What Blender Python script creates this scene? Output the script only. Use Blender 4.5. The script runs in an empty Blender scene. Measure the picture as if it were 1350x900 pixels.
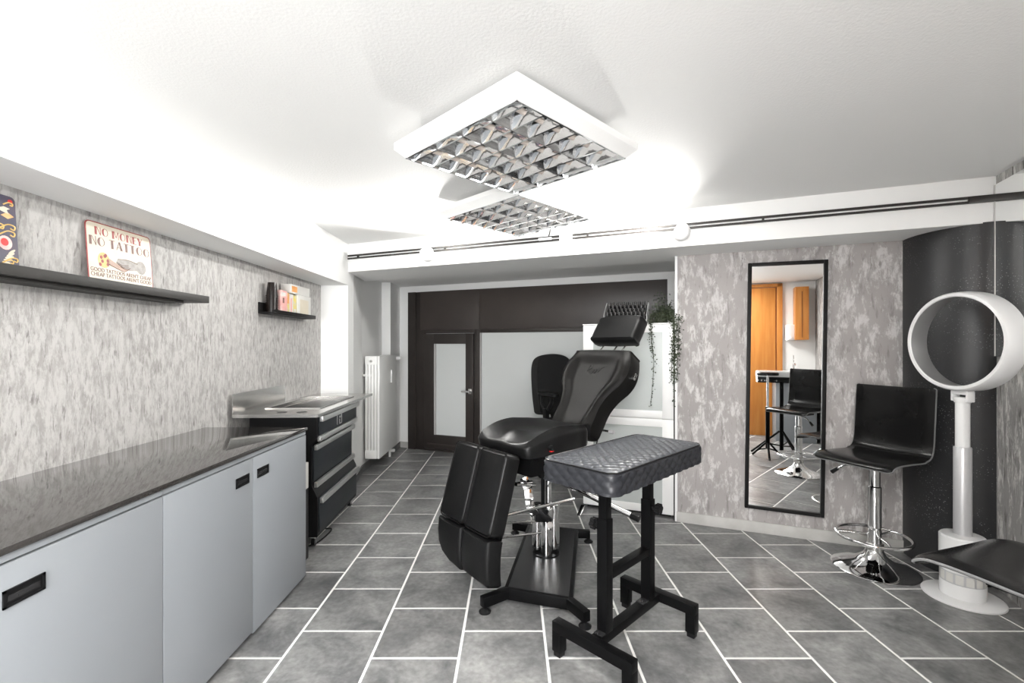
import bpy, bmesh, math, random
from mathutils import Matrix, Vector
R = math.radians
SC = bpy.context.scene
COL = SC.collection
random.seed(7)

# ------------------------------------------------------------------ camera
cam_d = bpy.data.cameras.new('camera'); cam_d.sensor_width = 36.0
cam_d.lens = 612.0 * 36.0 / 1350.0
cam_d.shift_y = 6.0 / 1350.0
cam_d.clip_start = 0.02
cam = bpy.data.objects.new('camera', cam_d); COL.objects.link(cam)
cam.location = (0, 0, 1.2); cam.rotation_euler = (R(90), 0, 0)
SC.camera = cam

# ------------------------------------------------------------------ world, added fill lights, exposure
SC.view_settings.view_transform = 'Standard'
SC.view_settings.look = 'None'
SC.view_settings.gamma = 1.0
SC.view_settings.use_curve_mapping = False
SC.view_settings.exposure = 0.5
W = bpy.data.worlds.new('world'); SC.world = W; W.use_nodes = True
W.node_tree.nodes['Background'].inputs[0].default_value = (0.9, 0.95, 1, 1)
W.node_tree.nodes['Background'].inputs[1].default_value = 1.0

def area_light(name, loc, rot, sx, sy, power, color=(1, 1, 1)):
    l = bpy.data.lights.new(name, 'AREA'); l.shape = 'RECTANGLE'; l.size = sx; l.size_y = sy
    l.energy = power; l.color = color
    o = bpy.data.objects.new(name, l); COL.objects.link(o); o.location = loc; o.rotation_euler = rot
    return o
area_light('window_fill_light', (-0.68, -2.5, 1.15), (R(90), 0, 0), 1.6, 1.5, 125, (0.97, 0.985, 1))  # unseen soft fill added behind the camera, set in the window opening
area_light('ceiling_fill_light', (-0.35, -0.75, 2.02), (0, 0, 0), 1.3, 1.0, 50, (1, 0.99, 0.97))  # unseen fill panel added under the ceiling; no lamp hangs there
area_light('door_fill_light', (0.32, 0.2, 2.03), (0, 0, 0), 0.35, 0.35, 22, (1, 0.98, 0.95))  # unseen area light added near the door wall as fill, no fixture built

def spot_light(name, loc, aim, power, angle=174, blend=1.0, radius=0.018):
    l = bpy.data.lights.new(name, 'SPOT'); l.energy = power; l.spot_size = R(angle); l.spot_blend = blend
    l.shadow_soft_size = radius; l.color = (1, 0.985, 0.955)
    o = bpy.data.objects.new(name, l); COL.objects.link(o); o.location = loc
    o.rotation_euler = Vector(aim).to_track_quat('-Z', 'Y').to_euler()
    return o

# ------------------------------------------------------------------ the slanted rear frame of the room
ORI = Vector((-1.362, 3.86, 0)); TH = R(-22.37)
REAR = Matrix.Translation(ORI) @ Matrix.Rotation(TH, 4, 'Z')
def rear(u, v, z=0.0): return REAR @ Vector((u, v, z))
CEIL = 2.045

# ------------------------------------------------------------------ materials
def nt(mat): return mat.node_tree.nodes, mat.node_tree.links
def mat(name, col, rough=0.5, metal=0.0, bump=None, vary=None, spec=None, trans=0.0, coat=0.0, emit=None, sheen=0.0):
    """bump=(scale, strength[, detail]); vary=(scale, second colour, stretch)"""
    m = bpy.data.materials.new(name); m.use_nodes = True
    N, L = nt(m); b = N['Principled BSDF']
    b.inputs['Base Color'].default_value = (*col, 1); b.inputs['Roughness'].default_value = rough
    b.inputs['Metallic'].default_value = metal
    if spec is not None: b.inputs['Specular IOR Level'].default_value = spec
    if trans: b.inputs['Transmission Weight'].default_value = trans
    if coat: b.inputs['Coat Weight'].default_value = coat; b.inputs['Coat Roughness'].default_value = 0.08
    if emit: b.inputs['Emission Color'].default_value = (*emit[0], 1); b.inputs['Emission Strength'].default_value = emit[1]
    tc = N.new('ShaderNodeTexCoord')
    if vary:
        mp = N.new('ShaderNodeMapping'); mp.inputs['Scale'].default_value = vary[2] if len(vary) > 2 else (1, 1, 1)
        L.new(tc.outputs['Object'], mp.inputs['Vector'])
        n = N.new('ShaderNodeTexNoise'); n.inputs['Scale'].default_value = vary[0]; n.inputs['Detail'].default_value = 5
        L.new(mp.outputs[0], n.inputs['Vector'])
        r = N.new('ShaderNodeValToRGB'); r.color_ramp.elements[0].position = 0.36; r.color_ramp.elements[1].position = 0.64
        r.color_ramp.elements[0].color = (*col, 1); r.color_ramp.elements[1].color = (*vary[1], 1)
        L.new(n.outputs['Fac'], r.inputs[0]); L.new(r.outputs[0], b.inputs['Base Color'])
    if bump:
        n = N.new('ShaderNodeTexNoise'); n.inputs['Scale'].default_value = bump[0]
        n.inputs['Detail'].default_value = bump[2] if len(bump) > 2 else 4
        L.new(tc.outputs['Object'], n.inputs['Vector'])
        bp = N.new('ShaderNodeBump'); bp.inputs['Strength'].default_value = bump[1]; bp.inputs['Distance'].default_value = 0.01
        L.new(n.outputs['Fac'], bp.inputs['Height']); L.new(bp.outputs[0], b.inputs['Normal'])
    return m

def wallpaper(name, base, light, dark, scale, stretch, lo, hi, rough=0.6):
    """concrete-look paper: soft clouds, pale vertical flecks and thin dark strokes"""
    m = bpy.data.materials.new(name); m.use_nodes = True
    N, L = nt(m); b = N['Principled BSDF']; b.inputs['Roughness'].default_value = rough
    b.inputs['Specular IOR Level'].default_value = 0.3
    tc = N.new('ShaderNodeTexCoord')
    def noise(sc, st, det, ro=0.6, dist=0.0):
        mp = N.new('ShaderNodeMapping'); mp.inputs['Scale'].default_value = st; L.new(tc.outputs['Object'], mp.inputs[0])
        n = N.new('ShaderNodeTexNoise'); n.inputs['Scale'].default_value = sc; n.inputs['Detail'].default_value = det
        n.inputs['Roughness'].default_value = ro; n.inputs['Distortion'].default_value = dist
        L.new(mp.outputs[0], n.inputs['Vector']); return n.outputs['Fac']
    def ramp(src, a, c):
        r = N.new('ShaderNodeMapRange'); r.inputs[1].default_value = a; r.inputs[2].default_value = c; L.new(src, r.inputs[0]); return r.outputs[0]
    def mix(f, c1, c2):
        x = N.new('ShaderNodeMix'); x.data_type = 'RGBA'; L.new(f, x.inputs[0])
        for i, c in ((6, c1), (7, c2)):
            if isinstance(c, tuple): x.inputs[i].default_value = (*c, 1)
            else: L.new(c, x.inputs[i])
        return x.outputs[2]
    b2 = tuple(c * 0.82 for c in base)
    c = mix(ramp(noise(2.2, (1, 1, 0.7), 3), 0.35, 0.65), b2, base)
    c = mix(ramp(noise(scale, stretch, 10, 0.74, 0.3), lo, hi), c, light)
    st2 = (stretch[0] * 1.6, stretch[1] * 1.6, stretch[2] * 0.9)
    c = mix(ramp(noise(scale * 0.9, st2, 7, 0.66, 0.3), 0.555, 0.67), c, dark)
    L.new(c, b.inputs['Base Color'])
    bp = N.new('ShaderNodeBump'); bp.inputs['Strength'].default_value = 0.25; bp.inputs['Distance'].default_value = 0.004
    L.new(noise(scale * 2, stretch, 6), bp.inputs['Height']); L.new(bp.outputs[0], b.inputs['Normal'])
    return m

MT = {}
MT['plaster'] = mat('white_plaster', (0.86, 0.86, 0.85), 0.75, bump=(110, 0.16, 6), spec=0.2)
MT['paint'] = mat('white_paint', (0.88, 0.88, 0.87), 0.6, bump=(30, 0.06), spec=0.3)
MT['paper_left'] = wallpaper('concrete_paper_left', (0.36, 0.347, 0.334), (0.47, 0.46, 0.446), (0.20, 0.19, 0.183), 48, (1.0, 1.0, 0.34), 0.42, 0.56)
MT['paper_rear'] = wallpaper('concrete_paper_rear', (0.40, 0.375, 0.365), (0.58, 0.565, 0.555), (0.25, 0.235, 0.225), 24, (1.0, 1.0, 0.38), 0.50, 0.60)
MT['paper_right'] = wallpaper('concrete_paper_right', (0.36, 0.35, 0.34), (0.68, 0.67, 0.65), (0.09, 0.085, 0.08), 30, (1.0, 1.0, 0.25), 0.5, 0.6)
MT['grout'] = mat('pale_grout', (0.86, 0.85, 0.83), 0.85, bump=(80, 0.2))
MT['dark_frame'] = mat('dark_brown_frame', (0.028, 0.023, 0.021), 0.32, vary=(3, (0.036, 0.03, 0.027)), bump=(25, 0.03))
MT['dark_panel'] = mat('dark_brown_panel', (0.042, 0.034, 0.031), 0.36, vary=(2.5, (0.055, 0.045, 0.04)), bump=(20, 0.03))
MT['frost'] = mat('frosted_glass', (0.66, 0.68, 0.67), 0.28, bump=(8, 0.02), vary=(1.5, (0.63, 0.65, 0.64)))
MT['frost_white'] = mat('frosted_cabinet_glass', (0.46, 0.49, 0.48), 0.2, vary=(2.0, (0.50, 0.53, 0.52)), bump=(6, 0.02))
MT['grey_door'] = mat('grey_lacquer', (0.27, 0.288, 0.307), 0.42, vary=(1.5, (0.278, 0.295, 0.314)), bump=(120, 0.02))
MT['granite'] = mat('dark_granite', (0.035, 0.033, 0.032), 0.02, vary=(260, (0.05, 0.046, 0.043)), coat=0.15, spec=0.8)
MT['black_plastic'] = mat('black_plastic', (0.009, 0.009, 0.0095), 0.35, bump=(90, 0.04), spec=0.2)
MT['black_metal'] = mat('black_powder_coat', (0.004, 0.004, 0.0043), 0.36, bump=(300, 0.04), spec=0.10)
MT['grey_metal_top'] = mat('dark_grey_metal', (0.02, 0.02, 0.021), 0.24, bump=(300, 0.012), vary=(8, (0.028, 0.028, 0.029)), spec=0.35)
MT['chrome'] = mat('chrome', (0.82, 0.82, 0.82), 0.06, 1.0, bump=(15, 0.01))
MT['steel'] = mat('brushed_steel', (0.62, 0.61, 0.59), 0.24, 1.0, bump=(30, 0.03), vary=(6, (0.7, 0.69, 0.67), (1, 20, 20)))
MT['alu'] = mat('aluminium_bar', (0.75, 0.75, 0.74), 0.35, 0.85, bump=(60, 0.04))
MT['leather'] = mat('black_leather', (0.006, 0.006, 0.0062), 0.30, bump=(220, 0.10, 6), vary=(5, (0.009, 0.009, 0.0093)), spec=0.24)
MT['leather_worn'] = mat('black_leather_worn', (0.007, 0.0066, 0.0063), 0.40, bump=(220, 0.10, 6), vary=(5, (0.009, 0.0085, 0.008)), spec=0.16)
MT['leather_stool'] = mat('glossy_black_leather', (0.005, 0.005, 0.0052), 0.2, bump=(220, 0.05, 6), vary=(4, (0.008, 0.008, 0.008)), spec=0.24)
MT['fan_inside'] = mat('grey_fan_inside', (0.36, 0.36, 0.36), 0.4, 0.4, bump=(60, 0.01))
MT['piping'] = mat('grey_piping', (0.16, 0.16, 0.16), 0.45, bump=(200, 0.1))
MT['fabric_black'] = mat('black_mesh_fabric', (0.010, 0.010, 0.010), 0.9, bump=(350, 0.3))
MT['mirror'] = mat('silvered_mirror', (0.93, 0.94, 0.94), 0.0, 1.0)
MT['white_plastic'] = mat('white_plastic', (0.80, 0.80, 0.80), 0.28, bump=(60, 0.01))
MT['silver_plastic'] = mat('silver_grey_plastic', (0.55, 0.55, 0.56), 0.32, 0.3, bump=(60, 0.01))
MT['white_enamel'] = mat('white_enamel', (0.83, 0.83, 0.81), 0.35, bump=(40, 0.02))
MT['groove'] = mat('grey_groove', (0.45, 0.44, 0.43), 0.7, bump=(40, 0.02))  # even grey for the glazing beads and the core between radiator tubes
MT['cab_white'] = mat('white_cabinet', (0.84, 0.84, 0.83), 0.35, bump=(40, 0.02))
MT['shelf_grey'] = mat('dark_grey_shelf', (0.028, 0.027, 0.025), 0.5, vary=(4, (0.035, 0.033, 0.031)), spec=0.15, bump=(60, 0.05))
MT['shelf_black'] = mat('black_shelf', (0.008, 0.0075, 0.0075), 0.45, bump=(60, 0.05), spec=0.15)
MT['wood'] = mat('orange_wood', (0.52, 0.19, 0.035), 0.4, vary=(4, (0.60, 0.25, 0.055), (6, 6, 0.5)), bump=(60, 0.05))
MT['wood_dark'] = mat('dark_orange_wood', (0.22, 0.075, 0.02), 0.4, vary=(4, (0.27, 0.09, 0.025), (6, 6, 0.5)), bump=(60, 0.05))
MT['baseboard'] = mat('grey_stone_baseboard', (0.45, 0.44, 0.42), 0.5, vary=(9, (0.53, 0.52, 0.5)), bump=(60, 0.08))
MT['baseboard_dark'] = mat('dark_tile_baseboard', (0.13, 0.13, 0.13), 0.45, vary=(9, (0.2, 0.2, 0.2)), bump=(60, 0.08))
MT['cream'] = mat('cream_tin', (0.62, 0.56, 0.45), 0.45, vary=(18, (0.66, 0.60, 0.49)), bump=(40, 0.03))
MT['sign_red'] = mat('sign_red', (0.26, 0.03, 0.03), 0.5, vary=(30, (0.32, 0.05, 0.045)))
MT['sign_brown'] = mat('sign_brown', (0.14, 0.06, 0.05), 0.5, vary=(30, (0.19, 0.09, 0.07)))
MT['sign_navy'] = mat('sign_navy', (0.035, 0.035, 0.07), 0.4, vary=(12, (0.07, 0.05, 0.08)))
MT['skin_print'] = mat('skin_print', (0.38, 0.25, 0.19), 0.5, vary=(60, (0.45, 0.32, 0.25)))
MT['grey_print'] = mat('grey_print', (0.25, 0.23, 0.21), 0.5, vary=(60, (0.34, 0.315, 0.29)))
MT['gold_print'] = mat('gold_print', (0.65, 0.42, 0.12), 0.5, vary=(40, (0.72, 0.5, 0.2)))
MT['pink'] = mat('pink_card', (0.72, 0.36, 0.34), 0.5, vary=(22, (0.82, 0.6, 0.56)))
MT['yellow'] = mat('yellow_card', (0.75, 0.62, 0.1), 0.5, vary=(30, (0.6, 0.55, 0.4)))
MT['orange'] = mat('orange_card', (0.75, 0.33, 0.1), 0.5, vary=(20, (0.78, 0.45, 0.2)))
MT['white_card'] = mat('white_card', (0.68, 0.67, 0.64), 0.5, vary=(9, (0.62, 0.61, 0.58)))
MT['cup'] = mat('dark_brown_cup', (0.012, 0.008, 0.007), 0.25, spec=0.3, bump=(40, 0.02))
MT['leaf'] = mat('leaf_green', (0.026, 0.036, 0.018), 0.5, vary=(14, (0.05, 0.065, 0.033)))
MT['stem'] = mat('stem_brown', (0.05, 0.06, 0.03), 0.6, bump=(80, 0.1))
MT['bottle'] = mat('black_ink_bottle', (0.014, 0.013, 0.013), 0.25, bump=(40, 0.02))
MT['bottle_cap'] = mat('white_bottle_label', (0.8, 0.8, 0.78), 0.4, bump=(40, 0.02))
MT['acrylic'] = mat('clear_acrylic', (0.9, 0.9, 0.9), 0.12, trans=0.4, bump=(10, 0.01))
MT['red'] = mat('red_plastic', (0.6, 0.02, 0.02), 0.3, bump=(40, 0.02))
MT['louvre'] = mat('polished_louvre', (0.92, 0.93, 0.94), 0.08, 0.95, bump=(22, 0.04))
MT['tube'] = mat('fluorescent_tube', (0.86, 0.76, 0.69), 0.3, bump=(20, 0.01))
MT['lamp_white'] = mat('lamp_white', (0.86, 0.86, 0.85), 0.4, bump=(60, 0.02))
MT['bulb'] = mat('lit_lens', (1, 1, 1), 0.3, emit=((1, 0.98, 0.94), 14))
MT['rail'] = mat('black_rail', (0.025, 0.022, 0.02), 0.35, 0.2, bump=(60, 0.03))
MT['basin'] = mat('grey_white_ceramic', (0.72, 0.72, 0.72), 0.12, bump=(10, 0.01))
MT['toolbox'] = mat('dark_blue_black_box', (0.016, 0.019, 0.022), 0.4, bump=(60, 0.04), vary=(5, (0.021, 0.025, 0.029)), spec=0.3)

def speckle_wall():
    m = bpy.data.materials.new('black_glitter_paper'); m.use_nodes = True; N, L = nt(m); b = N['Principled BSDF']
    b.inputs['Roughness'].default_value = 0.42
    tc = N.new('ShaderNodeTexCoord'); v = N.new('ShaderNodeTexVoronoi'); v.inputs['Scale'].default_value = 95
    L.new(tc.outputs['Object'], v.inputs['Vector'])
    a = N.new('ShaderNodeMapRange'); a.inputs[1].default_value = 0.22; a.inputs[2].default_value = 0.12; L.new(v.outputs['Distance'], a.inputs[0])
    n = N.new('ShaderNodeTexNoise'); n.inputs['Scale'].default_value = 5; L.new(tc.outputs['Object'], n.inputs['Vector'])
    k = N.new('ShaderNodeMapRange'); k.inputs[1].default_value = 0.45; k.inputs[2].default_value = 0.7; L.new(n.outputs['Fac'], k.inputs[0])
    mu = N.new('ShaderNodeMath'); mu.operation = 'MULTIPLY'; L.new(a.outputs[0], mu.inputs[0]); L.new(k.outputs[0], mu.inputs[1])
    x = N.new('ShaderNodeMix'); x.data_type = 'RGBA'; x.inputs[6].default_value = (0.02, 0.0205, 0.022, 1); x.inputs[7].default_value = (0.34, 0.34, 0.34, 1)
    L.new(mu.outputs[0], x.inputs[0]); L.new(x.outputs[2], b.inputs['Base Color'])
    bp = N.new('ShaderNodeBump'); bp.inputs['Strength'].default_value = 0.15; bp.inputs['Distance'].default_value = 0.003
    n2 = N.new('ShaderNodeTexNoise'); n2.inputs['Scale'].default_value = 200; L.new(tc.outputs['Object'], n2.inputs['Vector'])
    L.new(n2.outputs['Fac'], bp.inputs['Height']); L.new(bp.outputs[0], b.inputs['Normal'])
    return m
MT['glitter'] = speckle_wall()

def tile_mat():
    m = bpy.data.materials.new('slate_tile'); m.use_nodes = True; N, L = nt(m); b = N['Principled BSDF']
    tc = N.new('ShaderNodeTexCoord'); oi = N.new('ShaderNodeObjectInfo')
    ad = N.new('ShaderNodeVectorMath'); ad.operation = 'ADD'; mu = N.new('ShaderNodeMath'); mu.operation = 'MULTIPLY'; mu.inputs[1].default_value = 40
    L.new(oi.outputs['Random'], mu.inputs[0]); L.new(tc.outputs['Object'], ad.inputs[0]); L.new(mu.outputs[0], ad.inputs[1])
    n = N.new('ShaderNodeTexNoise'); n.inputs['Scale'].default_value = 5.5; n.inputs['Detail'].default_value = 8; n.inputs['Roughness'].default_value = 0.62
    n.inputs['Distortion'].default_value = 0.5
    L.new(ad.outputs[0], n.inputs['Vector'])
    r = N.new('ShaderNodeValToRGB'); e = r.color_ramp.elements
    e[0].position = 0.3; e[0].color = (0.085, 0.087, 0.09, 1); e[1].position = 0.72; e[1].color = (0.30, 0.298, 0.293, 1)
    L.new(n.outputs['Fac'], r.inputs[0])
    n2 = N.new('ShaderNodeTexNoise'); n2.inputs['Scale'].default_value = 46; n2.inputs['Detail'].default_value = 6; L.new(ad.outputs[0], n2.inputs['Vector'])
    mr = N.new('ShaderNodeMapRange'); mr.inputs[1].default_value = 0.3; mr.inputs[2].default_value = 0.7; mr.inputs[3].default_value = 0.78; mr.inputs[4].default_value = 1.2
    L.new(n2.outputs['Fac'], mr.inputs[0])
    v = N.new('ShaderNodeMapRange'); v.inputs[3].default_value = 0.86; v.inputs[4].default_value = 1.16; L.new(oi.outputs['Random'], v.inputs[0])
    m1 = N.new('ShaderNodeMath'); m1.operation = 'MULTIPLY'; L.new(mr.outputs[0], m1.inputs[0]); L.new(v.outputs[0], m1.inputs[1])
    vm = N.new('ShaderNodeVectorMath'); vm.operation = 'SCALE'; L.new(r.outputs[0], vm.inputs[0]); L.new(m1.outputs[0], vm.inputs['Scale'])
    L.new(vm.outputs[0], b.inputs['Base Color'])
    rr = N.new('ShaderNodeMapRange'); rr.inputs[3].default_value = 0.24; rr.inputs[4].default_value = 0.44; L.new(n.outputs['Fac'], rr.inputs[0]); L.new(rr.outputs[0], b.inputs['Roughness'])
    bp = N.new('ShaderNodeBump'); bp.inputs['Strength'].default_value = 0.22; bp.inputs['Distance'].default_value = 0.003
    L.new(n2.outputs['Fac'], bp.inputs['Height']); L.new(bp.outputs[0], b.inputs['Normal'])
    return m
MT['tile'] = tile_mat()

def quilt_mat(name, stitched):
    m = bpy.data.materials.new(name); m.use_nodes = True; N, L = nt(m); b = N['Principled BSDF']
    b.inputs['Roughness'].default_value = 0.36; b.inputs['Specular IOR Level'].default_value = 0.45
    tc = N.new('ShaderNodeTexCoord'); n2 = N.new('ShaderNodeTexNoise'); n2.inputs['Scale'].default_value = 260
    L.new(tc.outputs['Object'], n2.inputs['Vector'])
    bp = N.new('ShaderNodeBump'); bp.inputs['Strength'].default_value = 0.12; bp.inputs['Distance'].default_value = 0.004
    L.new(n2.outputs['Fac'], bp.inputs['Height']); L.new(bp.outputs[0], b.inputs['Normal'])
    b.inputs['Base Color'].default_value = (0.020, 0.021, 0.025, 1)
    if stitched:                                    # dark thread knots where the seams cross
        sp = N.new('ShaderNodeSeparateXYZ'); L.new(tc.outputs['Object'], sp.inputs[0])
        def M(op, x, y=None):
            k = N.new('ShaderNodeMath'); k.operation = op
            for i_, q in enumerate((x, y)):
                if q is None: continue
                if isinstance(q, (int, float)): k.inputs[i_].default_value = q
                else: L.new(q, k.inputs[i_])
            return k.outputs[0]
        K = math.pi / QP * 0.5
        a1 = M('ABSOLUTE', M('SINE', M('MULTIPLY', M('ADD', sp.outputs[0], sp.outputs[1]), K)))
        a2 = M('ABSOLUTE', M('SINE', M('MULTIPLY', M('SUBTRACT', sp.outputs[0], sp.outputs[1]), K)))
        d = N.new('ShaderNodeMapRange'); d.inputs[1].default_value = 0.28; d.inputs[2].default_value = 0.5; L.new(M('MAXIMUM', a1, a2), d.inputs[0])
        x = N.new('ShaderNodeMix'); x.data_type = 'RGBA'; x.inputs[6].default_value = (0.004, 0.004, 0.005, 1); x.inputs[7].default_value = (0.060, 0.064, 0.075, 1)  # light on the top put into the colour: paler than the sides
        L.new(d.outputs[0], x.inputs[0]); L.new(x.outputs[2], b.inputs['Base Color'])
    return m
QP = 0.0215
MT['quilt'] = quilt_mat('quilted_vinyl_side', False)
MT['quilt_lit_top'] = quilt_mat('quilted_vinyl_lit_top', True)

# ------------------------------------------------------------------ mesh builder
class MB:
    def __init__(self): self.v = []; self.f = []; self.s = []; self.xf = Matrix.Identity(4)
    def add(self, vs, fs, smooth=False):
        n = len(self.v); self.v += [tuple(self.xf @ Vector(p)) for p in vs]
        self.f += [tuple(i + n for i in f) for f in fs]; self.s += [smooth] * len(fs); return self
    def box(self, x0, x1, y0, y1, z0, z1, c=0.0):
        """box with chamfered edges (c)"""
        if c <= 0:
            vs = [(x, y, z) for z in (z0, z1) for y in (y0, y1) for x in (x0, x1)]
            return self.add(vs, [(0, 2, 3, 1), (4, 5, 7, 6), (0, 1, 5, 4), (2, 6, 7, 3), (0, 4, 6, 2), (1, 3, 7, 5)])
        bm = bmesh.new()
        bmesh.ops.create_cube(bm, size=1)
        for q in bm.verts: q.co = Vector(((x0 + x1) / 2 + q.co.x * (x1 - x0), (y0 + y1) / 2 + q.co.y * (y1 - y0), (z0 + z1) / 2 + q.co.z * (z1 - z0)))
        bmesh.ops.bevel(bm, geom=bm.edges[:], offset=c, segments=2, profile=0.6, affect='EDGES')
        bm.verts.index_update()
        self.add([q.co[:] for q in bm.verts], [tuple(w.index for w in f.verts) for f in bm.faces], True); bm.free(); return self
    def bar(self, a, b, w, h, c=0.0, up=(0, 0, 1)):
        """rectangular bar from a to b, w wide, h high"""
        a, b = Vector(a), Vector(b); d = b - a; L_ = d.length; z = d.normalized(); upv = Vector(up)
        x = upv.cross(z)
        if x.length < 1e-5: x = Vector((1, 0, 0)).cross(z)
        x.normalize(); y = z.cross(x)
        keep = self.xf
        self.xf = keep @ Matrix(((x.x, y.x, z.x, a.x), (x.y, y.y, z.y, a.y), (x.z, y.z, z.z, a.z), (0, 0, 0, 1)))
        self.box(-w / 2, w / 2, -h / 2, h / 2, 0, L_, c); self.xf = keep; return self
    def lathe(self, prof, n=32, cx=0, cy=0, smooth=True, caps=True):
        vs = []; fs = []
        for r, z in prof:
            for i in range(n):
                t = 2 * math.pi * i / n; vs.append((cx + r * math.cos(t), cy + r * math.sin(t), z))
        for k in range(len(prof) - 1):
            for i in range(n):
                j = (i + 1) % n; fs.append((k * n + i, k * n + j, (k + 1) * n + j, (k + 1) * n + i))
        if caps: fs.append(tuple(range(n - 1, -1, -1))); m_ = (len(prof) - 1) * n; fs.append(tuple(m_ + i for i in range(n)))
        return self.add(vs, fs, smooth)
    def tube(self, pts, r, n=12, smooth=True, closed=False):
        P = [Vector(p) for p in pts]; vs = []; fs = []; ref = None
        rr = r if isinstance(r, (list, tuple)) else [r] * len(P)
        for k, p in enumerate(P):
            if closed: d = P[(k + 1) % len(P)] - P[k - 1]
            else: d = P[min(k + 1, len(P) - 1)] - P[max(k - 1, 0)]
            d.normalize()
            if ref is None: ref = Vector((0, 0, 1)) if abs(d.z) < 0.9 else Vector((1, 0, 0))
            x = (ref - d * ref.dot(d)).normalized(); ref = x; y = d.cross(x)
            for i in range(n):
                t = 2 * math.pi * i / n; vs.append(p + (x * math.cos(t) + y * math.sin(t)) * rr[k])
        m_ = len(P)
        for k in range(m_ if closed else m_ - 1):
            for i in range(n):
                j = (i + 1) % n; q = (k + 1) % m_
                fs.append((k * n + i, k * n + j, q * n + j, q * n + i))
        if not closed: fs.append(tuple(range(n - 1, -1, -1))); fs.append(tuple((m_ - 1) * n + i for i in range(n)))
        return self.add(vs, fs, smooth)
    def cyl(self, a, b, r, n=20): return self.tube([a, b], r, n)
    def prism(self, poly, z0, z1, smooth=False):
        n = len(poly); vs = [(x, y, z0) for x, y in poly] + [(x, y, z1) for x, y in poly]
        fs = [tuple(range(n - 1, -1, -1)), tuple(range(n, 2 * n))] + [(i, (i + 1) % n, n + (i + 1) % n, n + i) for i in range(n)]
        return self.add(vs, fs, smooth)
    def strip(self, prof, y0, y1, smooth=True, closed=False):
        """profile (x, z) swept along y"""
        n = len(prof); vs = [(x, y0, z) for x, z in prof] + [(x, y1, z) for x, z in prof]
        fs = [(i, (i + 1) % n, n + (i + 1) % n, n + i) for i in range(n if closed else n - 1)]
        if closed: fs += [tuple(range(n - 1, -1, -1)), tuple(range(n, 2 * n))]
        return self.add(vs, fs, smooth)
    def pillow(self, outline, levels, cap=(0.86, 0.66, 0.42, 0.18), hf=None, warp=None, bottom=True):
        """closed outline (x, y); levels (inset, z) bottom to top; then cap rings with height hf(x, y)"""
        n = len(outline); O = [Vector((p[0], p[1])) for p in outline]
        nor = []
        for i in range(n):
            d = (O[(i + 1) % n] - O[i - 1]).normalized(); nor.append(Vector((d.y, -d.x)))
        rings = []
        for ins, z in levels: rings.append([(O[i].x - nor[i].x * ins, O[i].y - nor[i].y * ins, z) for i in range(n)])
        top = rings[-1]; zt = levels[-1][1]
        cx = sum(p[0] for p in top) / n; cy = sum(p[1] for p in top) / n
        for s in cap: rings.append([(cx + (p[0] - cx) * s, cy + (p[1] - cy) * s, zt) for p in top])
        vs = []
        for k, rg in enumerate(rings):
            for p in rg:
                q = p
                if hf and k >= len(levels) - 1: q = (p[0], p[1], p[2] + hf(p[0], p[1]))
                vs.append(warp(q) if warp else q)
        c = (cx, cy, zt + (hf(cx, cy) if hf else 0)); vs.append(warp(c) if warp else c); ci = len(vs) - 1
        fs = []
        for k in range(len(rings) - 1):
            for i in range(n):
                j = (i + 1) % n; fs.append((k * n + i, k * n + j, (k + 1) * n + j, (k + 1) * n + i))
        m_ = (len(rings) - 1) * n
        for i in range(n): fs.append((m_ + i, m_ + (i + 1) % n, ci))
        if bottom: fs.append(tuple(range(n - 1, -1, -1)))
        return self.add(vs, fs, True)
    def mesh(self, name, material):
        me = bpy.data.meshes.new(name); me.from_pydata(self.v, [], self.f)
        me.polygons.foreach_set('use_smooth', self.s); me.materials.append(MT[material] if isinstance(material, str) else material)
        me.update()
        bm = bmesh.new(); bm.from_mesh(me); bmesh.ops.recalc_face_normals(bm, faces=bm.faces[:]); bm.to_mesh(me); bm.free()
        if any(self.s): me.set_sharp_from_angle(angle=R(38))
        return me
    def build(self, name, material, parent=None, loc=None, rot=None):
        o = bpy.data.objects.new(name, self.mesh(name, material)); COL.objects.link(o)
        if parent is not None: o.parent = parent
        if loc is not None: o.location = loc
        if rot is not None: o.rotation_euler = rot
        return o

def tag(o, label=None, cat=None, group=None, kind=None):
    for k, v in (('label', label), ('category', cat), ('group', group), ('kind', kind)):
        if v: o[k] = v
    return o
def thing(name, label, cat, loc=(0, 0, 0), rotz=0.0, group=None):
    o = bpy.data.objects.new(name, None); COL.objects.link(o); o.location = loc; o.rotation_euler = (0, 0, rotz)
    o.empty_display_size = 0.1
    return tag(o, label, cat, group)
def kids(o): return [c for c in bpy.data.objects if c.parent == o]
def dup(o, parent=None):
    c = o.copy(); COL.objects.link(c); c.parent = parent
    for k in kids(o): dup(k, c)
    return c
def struct(o, label, cat=None):
    return tag(o, label, cat, None, 'structure')

def crom(P, per=6, closed=True):
    out = []; n = len(P)
    for i in range(n if closed else n - 1):
        p0, p1, p2, p3 = (P[(i - 1) % n], P[i], P[(i + 1) % n], P[(i + 2) % n]) if closed else (P[max(i - 1, 0)], P[i], P[i + 1], P[min(i + 2, n - 1)])
        for k in range(per):
            t = k / per
            out.append(tuple(0.5 * ((2 * b) + (-a + c) * t + (2 * a - 5 * b + 4 * c - d) * t * t + (-a + 3 * b - 3 * c + d) * t ** 3) for a, b, c, d in zip(p0, p1, p2, p3)))
    if not closed: out.append(tuple(P[-1]))
    return out
def rrect(w, h, r, per=6, cx=0, cy=0):
    out = []
    for sx, sy, a in ((1, -1, -90), (1, 1, 0), (-1, 1, 90), (-1, -1, 180)):
        for k in range(per + 1):
            t = R(a + 90 * k / per); out.append((cx + sx * (w / 2 - r) + r * math.cos(t), cy + sy * (h / 2 - r) + r * math.sin(t)))
    return out
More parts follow.
